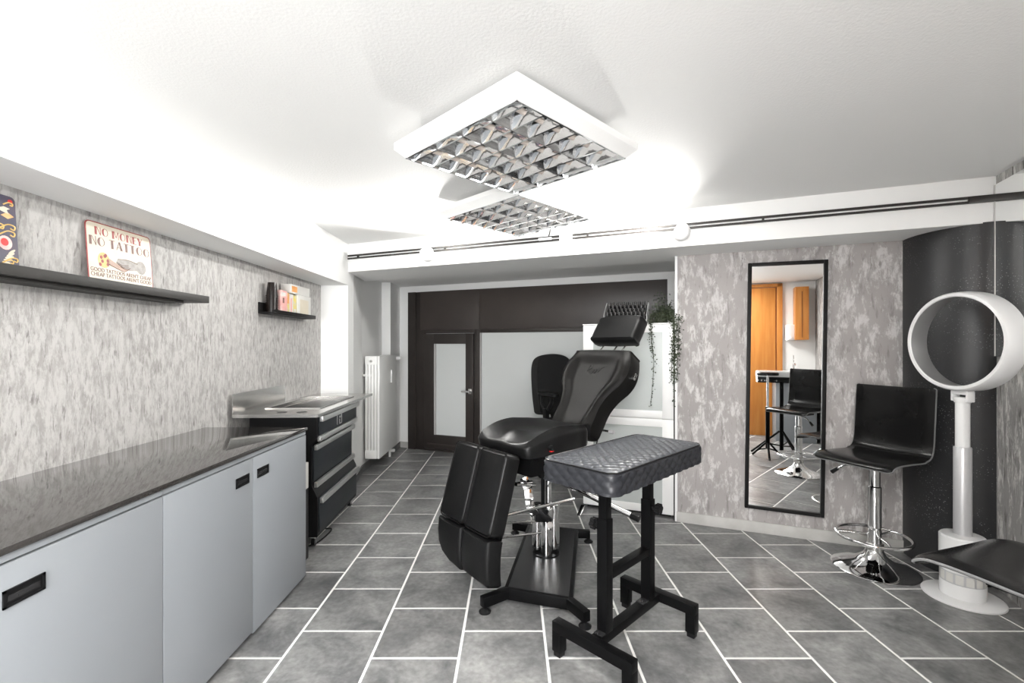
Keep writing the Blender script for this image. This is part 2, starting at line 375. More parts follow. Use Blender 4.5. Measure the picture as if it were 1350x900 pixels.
def dense(poly, step):
    out = []
    for i in range(len(poly)):
        a, b = Vector(poly[i]), Vector(poly[(i + 1) % len(poly)]); k = max(1, int((b - a).length / step))
        out += [tuple(a.lerp(b, j / k)) for j in range(k)]
    return out
def basis(o, x, y, z): return Matrix(((x[0], y[0], z[0], o[0]), (x[1], y[1], z[1], o[1]), (x[2], y[2], z[2], o[2]), (0, 0, 0, 1)))
def text_mesh(body, size, material, depth=0.0004):
    c = bpy.data.curves.new('lettering', 'FONT'); c.body = body; c.size = size; c.align_x = 'CENTER'; c.align_y = 'CENTER'; c.extrude = depth
    t = bpy.data.objects.new('lettering', c); COL.objects.link(t)
    me = bpy.data.meshes.new_from_object(t.evaluated_get(bpy.context.evaluated_depsgraph_get()))
    bpy.data.objects.remove(t); me.materials.clear(); me.materials.append(MT[material]); return me
def mesh_obj(name, me, parent, m):
    o = bpy.data.objects.new(name, me); COL.objects.link(o); o.parent = parent; o.matrix_local = m; return o

# ================================================================== SETTING
XL = -1.59                      # papered left wall
U0, U1, UR = 2.562, 3.80, 4.076 # rear papered wall from U0 to U1, right wall at UR
VW = 0.32; VB = 1.54            # rear papered wall depth, rear glazed wall depth
BEAMZ = 1.815; YPIER = 3.86

# floor with its tiles
fl = MB(); fl.add([(-1.7, -2.7, -0.002), (3.2, -2.7, -0.002), (3.2, 5.9, -0.002), (-1.7, 5.9, -0.002)], [(0, 1, 2, 3)])
floor = struct(fl.build('floor', 'grout'), 'dark grey square floor tiles with pale joints across the whole room')
tb = MB(); h = 0.1652; c = 0.0022
tb.add([(-h, -h, -0.004), (h, -h, -0.004), (h, h, -0.004), (-h, h, -0.004), (-h, -h, -c), (h, -h, -c), (h, h, -c), (-h, h, -c),
        (-h + c, -h + c, 0), (h - c, -h + c, 0), (h - c, h - c, 0), (-h + c, h - c, 0)],
       [(0, 1, 5, 4), (1, 2, 6, 5), (2, 3, 7, 6), (3, 0, 4, 7), (4, 5, 9, 8), (5, 6, 10, 9), (6, 7, 11, 10), (7, 4, 8, 11), (8, 9, 10, 11)])
tile_me = tb.mesh('tile', 'tile')
for k in range(-6, 9):
    x = 0.135 + 0.34 * (k + 0.5)
    y0 = 1.957 + (0.0 if k % 2 == 1 else 0.17)     # running bond: columns shift by half a tile
    for j in range(-10, 12):
        y = y0 + 0.34 * (j + 0.5)
        q = REAR.inverted() @ Vector((x, y, 0))
        if x < -1.75 or y < -1.0 or q.y > VB + 0.1 or q.x > UR + 0.2: continue
        if q.y > VW + 0.2 and q.x > U0 + 0.2: continue
        if x < -1.4 and y > 4.2: continue
        if q.y < -3.6 and q.x > 3.3: continue
        if x > 0.3 and y < -0.7: continue
        o = bpy.data.objects.new('tile', tile_me); COL.objects.link(o); o.parent = floor; o.location = (x, y, random.uniform(-0.0004, 0.0003))

# ceiling
cl = MB(); cl.box(-1.75, 3.2, -2.7, 5.9, CEIL, CEIL + 0.08)
struct(cl.build('ceiling', 'plaster'), 'white rough-plastered ceiling')

# left wall, its beam and the pier at its end
struct(MB().box(XL - 0.1, XL, -2.7, YPIER, 0, CEIL).build('wall_left', 'paper_left'), 'left wall in grey concrete-look paper')
struct(MB().box(XL, -1.362, -2.7, YPIER + 0.05, 1.705, CEIL).build('trim_1', 'paint'), 'white boxed beam along the top of the left wall')
struct(MB().box(XL - 0.1, -1.3625, YPIER, YPIER + 0.125, 0, 1.93).build('wall_pier', 'paint'), 'white pier at the end of the papered left wall')
struct(MB().prism([(-1.7, 3.98), (-1.362, 3.98), (-1.43, 4.42), (-1.7, 4.42)], 0, 1.93).build('wall_niche_splay', 'paint'), 'slanted white wall piece between the pier and the radiator')
struct(MB().box(-1.7, -1.43, 4.42, 5.1, 0, 1.93).build('wall_niche_left', 'paint'), 'white side wall behind the radiator')
struct(MB().box(-1.7, -1.335, 5.1, 5.7, 0, 1.93).build('wall_niche_corner', 'paint'), 'white boxed corner right of the radiator')

# rear beam across the room, niche ceiling, rear wall
def rbox(u0, u1, v0, v1, z0, z1, c=0.0): m = MB(); m.box(u0, u1, v0, v1, z0, z1, c); return m
def rbuild(m, name, material, parent=None):
    o = m.build(name, material, parent)
    if parent is None: o.matrix_world = REAR
    return o
bm_ = MB(); bm_.prism([(-0.0, 0), (UR + 0.02, 0), (UR + 0.02, 0.5), (-0.24, 0.5)], BEAMZ, CEIL + 0.01)
struct(rbuild(bm_, 'trim_2', 'paint'), 'white beam across the rear of the room carrying the light track')
struct(rbuild(rbox(-0.8, 3.0, 0.5, 1.75, 1.90, 1.98), 'trim_3', 'paint'), 'low white ceiling of the glazed niche')
struct(rbuild(rbox(-0.8, 3.0, VB + 0.02, VB + 0.12, 0, 1.95), 'wall_rear', 'paint'), 'white rear wall around the dark glazed front')
struct(rbuild(rbox(U0, 4.0, VW, VW + 0.12, 0, BEAMZ + 0.02), 'wall_rear_papered', 'paper_rear'), 'rear wall piece in mottled grey paper holding the mirror')
struct(rbuild(rbox(U0 - 0.012, U0 + 0.004, VW - 0.004, VW + 0.14, 0, BEAMZ), 'trim_4', 'paint'), 'thin white edge strip on the papered rear wall')
struct(rbuild(rbox(U0, UR, VW + 0.12, 1.7, 0, 1.95), 'wall_niche_right', 'paint'), 'white side wall of the niche')

# rounded black pillar at the right
pl = MB(); pp = []
for k in range(17):
    t = R(180 + 90 * k / 16); pp.append((4.07 + 0.265 * math.cos(t), VW + 0.01 + 0.335 * math.sin(t)))
pp += [(UR + 0.05, VW + 0.01 - 0.335), (UR + 0.05, VW + 0.01)]
pl.prism(pp, 0, BEAMZ + 0.005, True)
struct(rbuild(pl, 'wall_pillar', 'glitter'), 'rounded black glittering wall corner behind the white pedestal fan')

# right wall
struct(rbuild(rbox(UR, UR + 0.1, -3.7, 0.1, 0, CEIL), 'wall_right', 'paper_right'), 'right wall in grey streaked concrete-look paper')

# walls behind the camera
def wall_seg(a, b, z0, z1, th=0.1):
    m = MB(); a, b = Vector(a), Vector(b); d = (b - a).normalized(); n_ = Vector((d.y, -d.x)) * th
    m.prism([a[:], b[:], (b + n_)[:], (a + n_)[:]], z0, z1); return m
ca = rear(3.15, -3.42); cb = rear(UR + 0.05, -3.42)
struct(wall_seg(ca.xy, cb.xy, 0, CEIL).build('wall_front', 'paint'), 'white wall with the wooden door seen in the standing mirror')
struct(wall_seg((ca.x, -2.6), (ca.x, ca.y), 0, CEIL).build('wall_front_side', 'paint'), 'white return wall beside the camera')
wf = MB(); wf.box(-1.7, 0.3, -2.7, -2.6, 0, 0.38); wf.box(-1.7, 0.3, -2.7, -2.6, 1.92, CEIL); wf.box(-1.7, -1.5, -2.7, -2.6, 0.38, 1.92); wf.box(0.14, 0.3, -2.7, -2.6, 0.38, 1.92)
struct(wf.build('wall_front_window', 'paint'), 'white wall with the added window opening behind the camera')
wn = struct(MB().box(-1.5, -1.44, -2.68, -2.62, 0.38, 1.92).box(0.08, 0.14, -2.68, -2.62, 0.38, 1.92).box(-1.44, 0.08, -2.68, -2.62, 0.38, 0.44).box(-1.44, 0.08, -2.68, -2.62, 1.86, 1.92).build('added_window', 'cab_white'), 'unseen window added behind the camera for soft fill light')  # made-up window, added as a source of soft fill
MB().box(-1.44, 0.08, -2.655, -2.65, 0.44, 1.86).build('pane', mat('clear_glass', (1, 1, 1), 0.0, trans=1.0), wn)

# baseboards
struct(rbuild(rbox(U0, U1 + 0.01, VW - 0.012, VW, 0, 0.07, 0.002), 'baseboard_rear', 'baseboard'), 'low pale stone baseboard under the standing mirror')
bb = MB(); bb.prism([(-1.43, 4.42), (-1.418, 4.42), (-1.418, 5.088), (-1.323, 5.088), (-1.323, 5.5), (-1.335, 5.5), (-1.335, 5.1), (-1.43, 5.1)], 0, 0.065)
bb.prism([(-1.362, 3.98), (-1.35, 3.98), (-1.418, 4.42), (-1.43, 4.42)], 0, 0.065)
struct(bb.build('baseboard_left', 'baseboard_dark'), 'dark tile baseboard below the radiator')
struct(rbuild(rbox(-0.62, -0.45, VB - 0.0, VB + 0.02, 0, 0.065), 'baseboard_niche', 'baseboard'), 'short stone baseboard left of the dark door')

# glazed dark front: fixed frame with panels and large pane
fr = MB()
fr.box(-0.464, -0.36, VB - 0.035, VB + 0.02, 0.0, 1.826, 0.003)
fr.box(-0.36, -0.247, VB - 0.018, VB + 0.02, 0.0, 1.826, 0.003)
fr.box(-0.247, 0.395, VB - 0.018, VB + 0.02, 1.345, 1.385, 0.003)
fr.box(0.395, 0.47, VB - 0.018, VB + 0.02, 0.0, 1.826, 0.003)
fr.box(0.47, 2.42, VB - 0.018, VB + 0.02, 1.345, 1.385, 0.003)
fr.box(0.47, 2.42, VB - 0.018, VB + 0.02, 0.0, 0.12, 0.003)
fr.box(-0.247, 0.395, VB - 0.018, VB + 0.02, 0.0, 0.022)
frame = struct(rbuild(fr, 'window_2', 'dark_frame'), 'dark brown frame of the glazed rear front')
for a, b_ in ((-0.30, 0.458), (0.464, 2.42)):
    o = rbox(a, b_, VB - 0.024, VB + 0.018, 1.385, 1.826, 0.002).build('panel', 'dark_panel', frame)
rbox(0.47, 2.42, VB + 0.0, VB + 0.012, 0.12, 1.346).build('pane', 'frost', frame)
rbox(0.468, 0.48, VB - 0.022, VB - 0.002, 0.12, 1.345).build('glazing_bead', 'groove', frame)
struct(rbuild(rbox(2.42, 2.56, VB - 0.02, VB + 0.03, 0, 1.83), 'trim_5', 'paint'), 'white strip at the right end of the dark front')

d1 = MB(); zb, zt = 0.03, 1.340
DL, DR, GL, GR = -0.244, 0.391, -0.112, 0.296
d1.box(DL, GL, VB - 0.035, VB + 0.01, zb, zt, 0.004); d1.box(GR, DR, VB - 0.035, VB + 0.01, zb, zt, 0.004)
d1.box(GL, GR, VB - 0.035, VB + 0.01, 1.225, zt, 0.004); d1.box(GL, GR, VB - 0.035, VB + 0.01, zb, 0.19, 0.004)
door1 = struct(rbuild(d1, 'door_1', 'dark_frame'), 'narrow dark brown door with a frosted pane and chrome handle')
rbox(GL, GR, VB - 0.012, VB - 0.004, 0.19, 1.225).build('pane', 'frost', door1)
rbox(GL - 0.002, GL + 0.02, VB - 0.03, VB - 0.012, 0.19, 1.225).build('glazing_bead', 'groove', door1)
hd = MB(); hd.cyl((0.36, VB - 0.035, 0.70), (0.36, VB - 0.085, 0.70), 0.013); hd.tube([(0.372, VB - 0.08, 0.70), (0.27, VB - 0.08, 0.70)], 0.011); hd.box(0.335, 0.375, VB - 0.042, VB - 0.035, 0.672, 0.728, 0.003)
hd.build('door_handle', 'chrome', door1)
rbox(-0.2, 0.36, VB - 0.043, VB - 0.035, 0.075, 0.09, 0.002).build('kick_strip', 'dark_panel', door1)

# wooden door, wall cabinet and basin behind the camera (seen in the standing mirror)
d2 = MB(); d2.box(3.16, 3.62, -3.42, -3.39, 0, 1.98, 0.004)
door2 = struct(rbuild(d2, 'door_2', 'wood'), 'orange wooden door reflected in the standing mirror')
rbox(3.635, 3.70, -3.42, -3.375, 0, 2.03, 0.004).box(3.16, 3.70, -3.42, -3.375, 1.985, 2.03, 0.004).build('door_frame', 'wood', door2)
rbox(3.62, 3.636, -3.42, -3.40, 0, 1.98).build('door_gap', 'wood_dark', door2)

# ================================================================== CEILING LAMPS
def louvre_lamp(loc, label):
    t = thing('ceiling_lamp', label, 'lamp', loc, R(45), 'square louvre ceiling lamps')
    S = 0.315; B = 0.348; ZT = 0.086        # half aperture, half body; z=0 is the lower face
    f = MB()
    rows = [(0.27, ZT), (0.27, 0.060), (B, 0.060), (B, 0.034), (S, 0.0), (S, 0.05)]
    vs = [(x, y, z) for q, z in rows for x, y in ((-q, -q), (q, -q), (q, q), (-q, q))]
    fs = []
    for k in range(5):
        for i in range(4): fs.append((k * 4 + i, k * 4 + (i + 1) % 4, (k + 1) * 4 + (i + 1) % 4, (k + 1) * 4 + i))
    fs += [(20, 21, 22, 23), (0, 3, 2, 1)]
    f.add(vs, fs); f.build('housing', 'lamp_white', t)
    e = MB()
    for a in (-1, 1):
        e.box(-S, S, a * (S - 0.003) - 0.003, a * (S - 0.003) + 0.003, -0.003, 0.004); e.box(a * (S - 0.003) - 0.003, a * (S - 0.003) + 0.003, -S, S, -0.003, 0.004)
    e.build('louvre_rim', 'louvre', t)
    w = 2 * S / 4
    bl = MB()                                             # one cross blade: a wedge that dips in the middle
    n = 8
    for sgn in (-1, 1):
        vs = []; fs = []
        for i in range(n + 1):
            y = -w / 2 + 0.004 + (w - 0.008) * i / n; q = abs(2 * i / n - 1)
            vs += [(sgn * 0.004, y, 0.0), (sgn * (0.012 - 0.004 * q), y, 0.010), (sgn * (0.019 - 0.006 * q), y, 0.022 + 0.006 * q * q), (sgn * (0.022 - 0.004 * q), y, 0.028 + 0.012 * q * q)]
        for i in range(n):
            for k in range(3): fs.append((i * 4 + k, i * 4 + k + 1, (i + 1) * 4 + k + 1, (i + 1) * 4 + k))
        bl.add(vs, fs, True)
    vs = []; fs = []
    for i in range(n + 1):
        y = -w / 2 + 0.004 + (w - 0.008) * i / n; q = abs(2 * i / n - 1); vs += [(-0.004, y, 0), (0.004, y, 0)]
    bl.add(vs, [(2 * i, 2 * i + 1, 2 * i + 3, 2 * i + 2) for i in range(n)], False)
    bme = bl.mesh('louvre_blade', 'louvre')
    for r_ in range(4):
        yc = -S + w * (r_ + 0.5)
        tr = MB(); prof = []
        for k in range(13):
            q = -1 + 2 * k / 12; prof.append((yc + q * (w / 2 - 0.001), 0.046 - 0.046 * (abs(q) ** 2.6)))
        m_ = MB(); m_.strip(prof, -S, S, True)
        m_.v = [(y, x, z) for x, y, z in m_.v]
        tro = m_.build('reflector_trough', 'louvre', t)
        MB().cyl((-S + 0.01, yc, 0.030), (S - 0.01, yc, 0.030), 0.0105, 12).build('fluorescent_tube', 'tube', tro)
        for k in range(7):
            o = bpy.data.objects.new('louvre_blade', bme); COL.objects.link(o); o.parent = tro; o.location = (-S + 2 * S * (k + 0.5) / 7, yc, 0.0)
    return t
louvre_lamp((0.015, 1.875, 1.959), 'larger looking square white ceiling lamp with mirrored louvre, nearer one')
louvre_lamp((0.035, 2.775, 1.959), 'smaller looking square white ceiling lamp with mirrored louvre, next to the beam')

# ================================================================== LIGHT TRACK AND SPOTS
tk = thing('light_track', 'thin black double rail track along the white rear beam', 'track', rear(0, 0, 1.935), TH)
MB().box(0.0, UR - 0.002, -0.014, -0.001, 0.005, 0.0175).build('rail', 'rail', tk)
MB().box(0.0, UR - 0.002, -0.014, -0.001, -0.0175, -0.006).build('rail', 'rail', tk)
for u in (0.11, 0.93, 2.02, 3.05):
    MB().box(u - 0.006, u + 0.006, -0.015, -0.001, -0.006, 0.006).build('rail_spacer', 'rail', tk)
MB().box(UR - 0.11, UR - 0.003, -0.02, -0.001, -0.016, 0.017, 0.003).build('end_feed', 'rail', tk)
tag(rbuild(rbox(1.835, 1.915, -0.05, -0.002, 1.898, 1.968, 0.006), 'track_adapter', 'white_plastic'), 'white square adapter box on the track, right of the lamp cable', 'adapter')
ck = rbuild(rbox(1.68, 1.775, -0.032, -0.002, 1.925, 1.942, 0.004), 'cable_connector', 'white_plastic')
tag(ck, 'flat white cable connector on the track under the far lamp corner', 'connector')
MB().tube([(1.75, -0.02, 1.943), (1.765, -0.04, 1.965), (1.78, -0.07, 1.985), (1.775, -0.10, 2.01)], 0.004, 8).build('cable', 'rail', ck)

def spot_head(u, label, aim, power):
    P = rear(u, -0.075, 1.888)
    t = thing('spotlight', label, 'spotlight', P, 0, 'round spotlights on the track')
    back = rear(u, -0.012, 1.935) - P
    MB().cyl(tuple(back), (0, 0, 0.0), 0.011, 12).build('bracket', 'white_plastic', t)
    A = Vector(aim).normalized(); x = A.orthogonal().normalized(); y = A.cross(x)
    m = MB(); m.xf = basis((0, 0, 0), x, y, A)
    prof = [(0.004, -0.055)] + [(0.055 * math.sin(R(a)), -0.055 * math.cos(R(a))) for a in range(12, 121, 9)] + [(0.042, 0.026), (0.040, 0.018)]
    m.lathe(prof, 28, caps=True); m.build('globe_shade', 'white_plastic', t)
    b = MB(); b.xf = basis((0, 0, 0), x, y, A); b.lathe([(0.001, 0.036), (0.018, 0.035), (0.032, 0.029), (0.039, 0.021), (0.039, 0.019)], 24, caps=True)
    b.build('lens', 'bulb', t)
    gl = bpy.data.lights.new('spotlight_glow', 'POINT'); gl.energy = 0.45; gl.shadow_soft_size = 0.05; gl.color = (1, 0.985, 0.955)
    go = bpy.data.objects.new('spotlight_glow', gl); COL.objects.link(go); go.location = P + Vector((-0.045, -0.11, -0.03))
    spot_light('spotlight_beam', P + Vector((A.x, A.y, 0.0)) * 0.075, aim, power)
    return t
spot_head(0.815, 'small round white spotlight lit on the track, left of the lamps', (0.05, -0.92, 0.36), 74)
spot_head(2.605, 'small round white spotlight lit on the track, above the white cabinet', (-0.93, -0.14, 0.36), 84)

# ================================================================== LEFT SIDE: CABINETS, WORKTOP, DRAWER CART
def base_cabinet(y0, y1, label, hand):
    t = thing('base_cabinet', label, 'cabinet', (-1.325, (y0 + y1) / 2, 0), 0, 'grey base cabinets under the granite worktop')
    X0, X1 = -0.255, 0.242; a = y0 - (y0 + y1) / 2; b = -a
    MB().box(X0, X1, a + 0.001, b - 0.001, 0.045, 0.7635).build('carcass', 'grey_door', t)
    MB().box(X0 + 0.02, X1 - 0.012, a + 0.002, b - 0.002, 0.0, 0.045).build('plinth', 'black_plastic', t)
    MB().box(X1, X1 + 0.016, a + 0.001, b - 0.001, 0.7455, 0.7635).build('top_rail', 'grey_door', t)
    for k, (p, q) in enumerate(((a, 0.0), (0.0, b))):
        d = MB(); zb = 0.018 if k == hand[0] else 0.028
        d.box(X1, X1 + 0.018, p + 0.0015, q - 0.0015, zb, 0.7405, 0.001); dd = d.build('door', 'grey_door', t)
        hy = hand[1][k]
        hm = MB(); hw = 0.044; hz0, hz1 = 0.648, 0.686
        xo = X1 + 0.018
        hm.box(xo, xo + 0.0035, hy - hw, hy + hw, hz1 - 0.005, hz1); hm.box(xo, xo + 0.0035, hy - hw, hy + hw, hz0, hz0 + 0.005)
        hm.box(xo, xo + 0.0035, hy - hw, hy - hw + 0.006, hz0, hz1); hm.box(xo, xo + 0.0035, hy + hw - 0.006, hy + hw, hz0, hz1)
        hm.box(xo + 0.0001, xo + 0.0006, hy - hw, hy + hw, hz0, hz1)
        hh = hm.build('recessed_handle', 'black_plastic', dd)
        MB().box(xo + 0.0006, xo + 0.0014, hy - hw * 0.78, hy + hw * 0.78, hz0 + 0.011, hz1 - 0.014, 0.0003).box(xo + 0.0014, xo + 0.002, hy - hw * 0.3, hy + hw * 0.55, hz0 + 0.014, hz0 + 0.018).build('shaded_dish', 'grey_metal_top', hh)  # grey panel paints the shading inside the pull; finger bar on it
    return t
base_cabinet(0.44, 1.4165, 'grey two-door base cabinet with black recessed pulls, in the near left corner', (1, (-0.09, 0.085)))
base_cabinet(1.4175, 2.40, 'grey two-door base cabinet beside the black drawer cart, pulls close together', (1, (-0.075, 0.075)))
wt = MB(); wt.box(XL + 0.002, -1.058, 0.42, 2.402, 0.764, 0.780, 0.0015)
tag(wt.build('worktop', 'granite'), 'dark polished granite worktop over the grey base cabinets', 'worktop')

# black drawer cart with a steel top
ct = thing('drawer_cart', 'black drawer cart with steel top and aluminium bar handles by the left wall', 'cart', (-1.375, 3.12, 0), R(2.2))
XF = 0.20; XB = -0.195; YN, YF = -0.36, 0.42
prof = [(XB, 0.06), (XF, 0.06), (XF, 0.295), (XF - 0.035, 0.37), (XF - 0.035, 0.605), (XF, 0.655), (XF, 0.79), (XB, 0.79)]
MB().strip(prof, YN, YF, False, True).build('body', 'black_plastic', ct)
def front(z0, z1, y0, y1, x, name='drawer'):
    m = MB(); m.box(x, x + 0.008, y0, y1, z0, z1, 0.002); return m.build(name, 'toolbox', ct)
dr1 = front(0.664, 0.775, YN + 0.02, YF - 0.02, XF)
dr2 = front(0.388, 0.598, YN + 0.02, YF - 0.02, XF - 0.035)
dr3 = front(0.085, 0.292, YN + 0.02, YF - 0.02, XF)
def handle(z, x, par, y0=YN + 0.02, y1=YF - 0.005):
    m = MB(); m.box(x, x + 0.02, y0, y1, z - 0.016, z + 0.016, 0.002); m.build('bar_handle', 'alu', par)
handle(0.762, XF + 0.008, dr1); handle(0.643, XF - 0.006, dr2); handle(0.590, XF - 0.026, dr2); handle(0.366, XF - 0.026, dr3); handle(0.272, XF + 0.008, dr3)
lg = MB()
lg.box(XF + 0.0079, XF + 0.0092, -0.035, -0.030, 0.676, 0.742)
lg.box(XF + 0.0079, XF + 0.0092, 0.012, 0.020, 0.678, 0.708); lg.box(XF + 0.0079, XF + 0.0092, 0.055, 0.063, 0.678, 0.725)
lg.box(XF + 0.0079, XF + 0.0092, 0.012, 0.06, 0.674, 0.681); lg.box(XF + 0.0079, XF + 0.0092, 0.015, 0.028, 0.715, 0.728); lg.box(XF + 0.0079, XF + 0.0092, 0.048, 0.062, 0.715, 0.74)
lg.build('emblem', 'alu', dr1)
top = MB()
x0, x1, y0, y1 = -0.212, 0.262, -0.515, 0.66; zt, zl = 0.815, 0.797
hx0, hx1, hy0, hy1 = -0.14, 0.185, -0.28, 0.40       # opening of the inset tray
top.box(x0, hx0, y0, y1, zl, zt); top.box(hx1, x1, y0, y1, zl, zt); top.box(hx0, hx1, y0, hy0, zl, zt); top.box(hx0, hx1, hy1, y1, zl, zt)
stop = top.build('steel_top', 'steel', ct)
MB().box(x0, x0 + 0.004, y0, 0.14, zt, zt + 0.115).build('backsplash', 'steel', stop)
tray = MB(); tray.box(hx0, hx1, hy0, hy1, zl - 0.035, zl - 0.03); tray.box(hx0, hx0 + 0.004, hy0, hy1, zl - 0.03, zt); tray.box(hx1 - 0.004, hx1, hy0, hy1, zl - 0.03, zt); tray.box(hx0, hx1, hy1 - 0.004, hy1, zl - 0.03, zt)
tray.tube([(hx0, hy0, zt + 0.002), (hx1, hy0, zt + 0.002), (hx1, hy1, zt + 0.002), (hx0, hy1, zt + 0.002)], 0.005, 8, True, True)
tray.box(hx0 + 0.05, hx0 + 0.064, hy0, hy1, zt - 0.012, zt - 0.004)
tray.build('sunken_tray', 'steel', stop)
for hx in (0.02, 0.135):
    MB().lathe([(0.028, zt + 0.0002), (0.028, zt + 0.001)], 24, hx, -0.42).build('cup_hole', 'black_plastic', stop)
for yy in (YN + 0.03, YF - 0.06):
    for xx in (XF - 0.03, XB + 0.04):
        cst = MB(); cst.box(xx - 0.02, xx + 0.02, yy - 0.02, yy + 0.02, 0.05, 0.062); cst.box(xx + 0.011, xx + 0.014, yy - 0.015, yy + 0.015, 0.018, 0.055); cst.box(xx - 0.014, xx - 0.011, yy - 0.015, yy + 0.015, 0.018, 0.055)
        c_ = cst.build('caster', 'chrome', ct)
        MB().cyl((xx - 0.01, yy, 0.026), (xx + 0.01, yy, 0.026), 0.026, 18).build('wheel', 'black_plastic', c_)
cp = MB(); cp.tube(crom([(-0.10, -0.2, 0.058), (0.15, -0.16, 0.035), (0.20, -0.12, 0.012), (0.19, -0.26, 0.0065), (0.16, -0.34, 0.006), (0.10, -0.36, 0.006)], 6, False), 0.005, 8)
cp.build('power_cord', 'black_plastic', ct)
bx = MB(); bx.box(-1.33, -1.135, 2.48, 2.66, 0.40, 0.545, 0.003)
bw = thing('paper_towel_box', 'white paper box wedged between the grey cabinet and the black cart', 'box', (-1.2, 2.52, 0))
MB().box(-0.15, 0.045, -0.045, 0.115, 0.0, 0.40, 0.003).build('stand_box', 'black_plastic', bw)
MB().box(-0.14, 0.05, -0.05, 0.105, 0.40, 0.545, 0.003).build('white_box', 'white_card', bw)

# ================================================================== SHELVES AND WHAT STANDS ON THEM
sh = MB(); sh.box(XL + 0.001, -1.471, 0.45, 2.256, 1.408, 1.441, 0.0015)
tag(sh.build('wall_shelf', 'shelf_grey'), 'long dark grey floating shelf on the left wall with tin signs', 'shelf')
tag(MB().box(XL + 0.001, -1.50, 0.6, 2.12, 1.396, 1.4075).build('shelf_bracket', 'shelf_grey'), 'dark mounting strip fixed beneath the long grey shelf', 'bracket')

def sign_matrix(y, z, lean=0.07):
    n = Vector((math.cos(lean), 0, math.sin(lean))); up = Vector((-math.sin(lean), 0, math.cos(lean)))
    return basis((XL + 0.022, y, z), (0, 1, 0), up, n)
def flat(poly, z, dz=0.0004):
    m = MB(); m.prism(poly, z, z + dz); return m
def blob(cx, cy, rx, ry, n=16, ang=0):
    return [(cx + rx * math.cos(2 * math.pi * i / n) * math.cos(ang) - ry * math.sin(2 * math.pi * i / n) * math.sin(ang), cy + rx * math.cos(2 * math.pi * i / n) * math.sin(ang) + ry * math.sin(2 * math.pi * i / n) * math.cos(ang)) for i in range(n)]
# sign with the tattoo slogan, 30 x 20 cm
sg = thing('tin_sign', 'cream tin sign with red lettering and a handshake on the long shelf', 'sign')
sg.matrix_world = sign_matrix(1.873, 1.4425)
W_, H_ = 0.31, 0.23
def sbuild(m, name, mt, par): return m.build(name, mt, par)
bd = flat(rrect(W_, H_, 0.018, 6, 0, H_ / 2), 0.0, 0.0018).build('plate', 'sign_red', sg)
flat(rrect(W_ - 0.008, H_ - 0.008, 0.015, 6, 0, H_ / 2), 0.0018, 0.0003).build('cream_face', 'cream', bd)
Zp = 0.0022
# display capitals: one heavy stroke and hairlines, as on the sign
TK, HL = 0.27, 0.06
def crescent(cx, rx, ry, thick, a0, a1, n=10):
    o = [(cx + rx * math.cos(R(a0 + (a1 - a0) * i / n)), 0.5 + ry * math.sin(R(a0 + (a1 - a0) * i / n))) for i in range(n + 1)]
    return o + [(cx + (rx - thick) * math.cos(R(a1 + (a0 - a1) * i / n)), 0.5 + (ry - 0.03) * math.sin(R(a1 + (a0 - a1) * i / n))) for i in range(n + 1)]
def rc(x0, x1, y0, y1): return [(x0, y0), (x1, y0), (x1, y1), (x0, y1)]
GLY = {
 'N': (0.78, [rc(0, TK, 0, 1), [(TK, 1), (TK + HL, 1), (0.78, 0), (0.72, 0)], rc(0.72, 0.78, 0, 1)]),
 'O': (0.84, [crescent(0.42, 0.42, 0.5, 0.27, 90, 270), crescent(0.42, 0.42, 0.5, 0.06, -90, 90)]),
 'M': (0.92, [rc(0, TK, 0, 1), [(TK, 1), (TK + HL, 1), (0.60, 0.2), (0.54, 0.2)], [(0.80, 1), (0.86, 1), (0.60, 0.2), (0.54, 0.2)], rc(0.86, 0.92, 0, 1)]),
 'E': (0.60, [rc(0, TK, 0, 1), rc(TK, 0.6, 0.94, 1), rc(TK, 0.52, 0.5, 0.56), rc(TK, 0.6, 0, 0.06)]),
 'Y': (0.78, [[(0, 1), (0.27, 1), (0.5, 0.45), (0.24, 0.45)], rc(0.24, 0.5, 0, 0.45), [(0.72, 1), (0.78, 1), (0.5, 0.45), (0.44, 0.45)]]),
 'T': (0.68, [rc(0.21, 0.21 + TK, 0, 0.96), rc(0, 0.68, 0.94, 1)]),
 'A': (0.80, [[(0, 0), (0.06, 0), (0.42, 1), (0.36, 1)], [(0.34, 1), (0.50, 1), (0.80, 0), (0.53, 0)], rc(0.2, 0.6, 0.28, 0.34)]),
}
def deco(body, h, cx, y, width, mt):
    m = MB(); x = 0.0; G = []
    for ch_ in body:
        if ch_ == ' ': x += 0.42; continue
        w_, polys = GLY[ch_]; G.append((x, polys)); x += w_ + 0.16
    k = width / (x - 0.16)
    for x0_, polys in G:
        for P_ in polys: m.prism([(cx - width / 2 + (x0_ + a) * k, y + b * h) for a, b in P_], Zp, Zp + 0.0005)
    m.build('lettering', mt, sg)
deco('NO MONEY', 0.030, -0.004, 0.182, 0.225, 'sign_red')
deco('NO TATTOO', 0.034, 0.0, 0.140, 0.285, 'sign_brown')
for body, size, x, y, mt, wsc in (('GOOD TATTOOS AREN\'T CHEAP', 0.0215, 0.0, 0.047, 'sign_brown', 0.90), ('CHEAP TATTOOS AREN\'T GOOD', 0.0215, 0.0, 0.029, 'sign_brown', 0.90)):
    mesh_obj('lettering', text_mesh(body, size, mt), sg, Matrix.Translation((x, y, Zp + 0.0002)) @ Matrix.Diagonal((wsc, 1, 1, 1)))
flat(blob(-0.085, 0.088, 0.026, 0.030), Zp).build('flower_sleeve', 'gold_print', sg)
fm = MB()
for a in range(7):
    fm.prism(blob(-0.085 + 0.017 * math.cos(a), 0.088 + 0.02 * math.sin(a * 1.7), 0.006, 0.007, 8), Zp + 0.0004, Zp + 0.0007)
fm.build('flower_print', 'sign_red', sg)
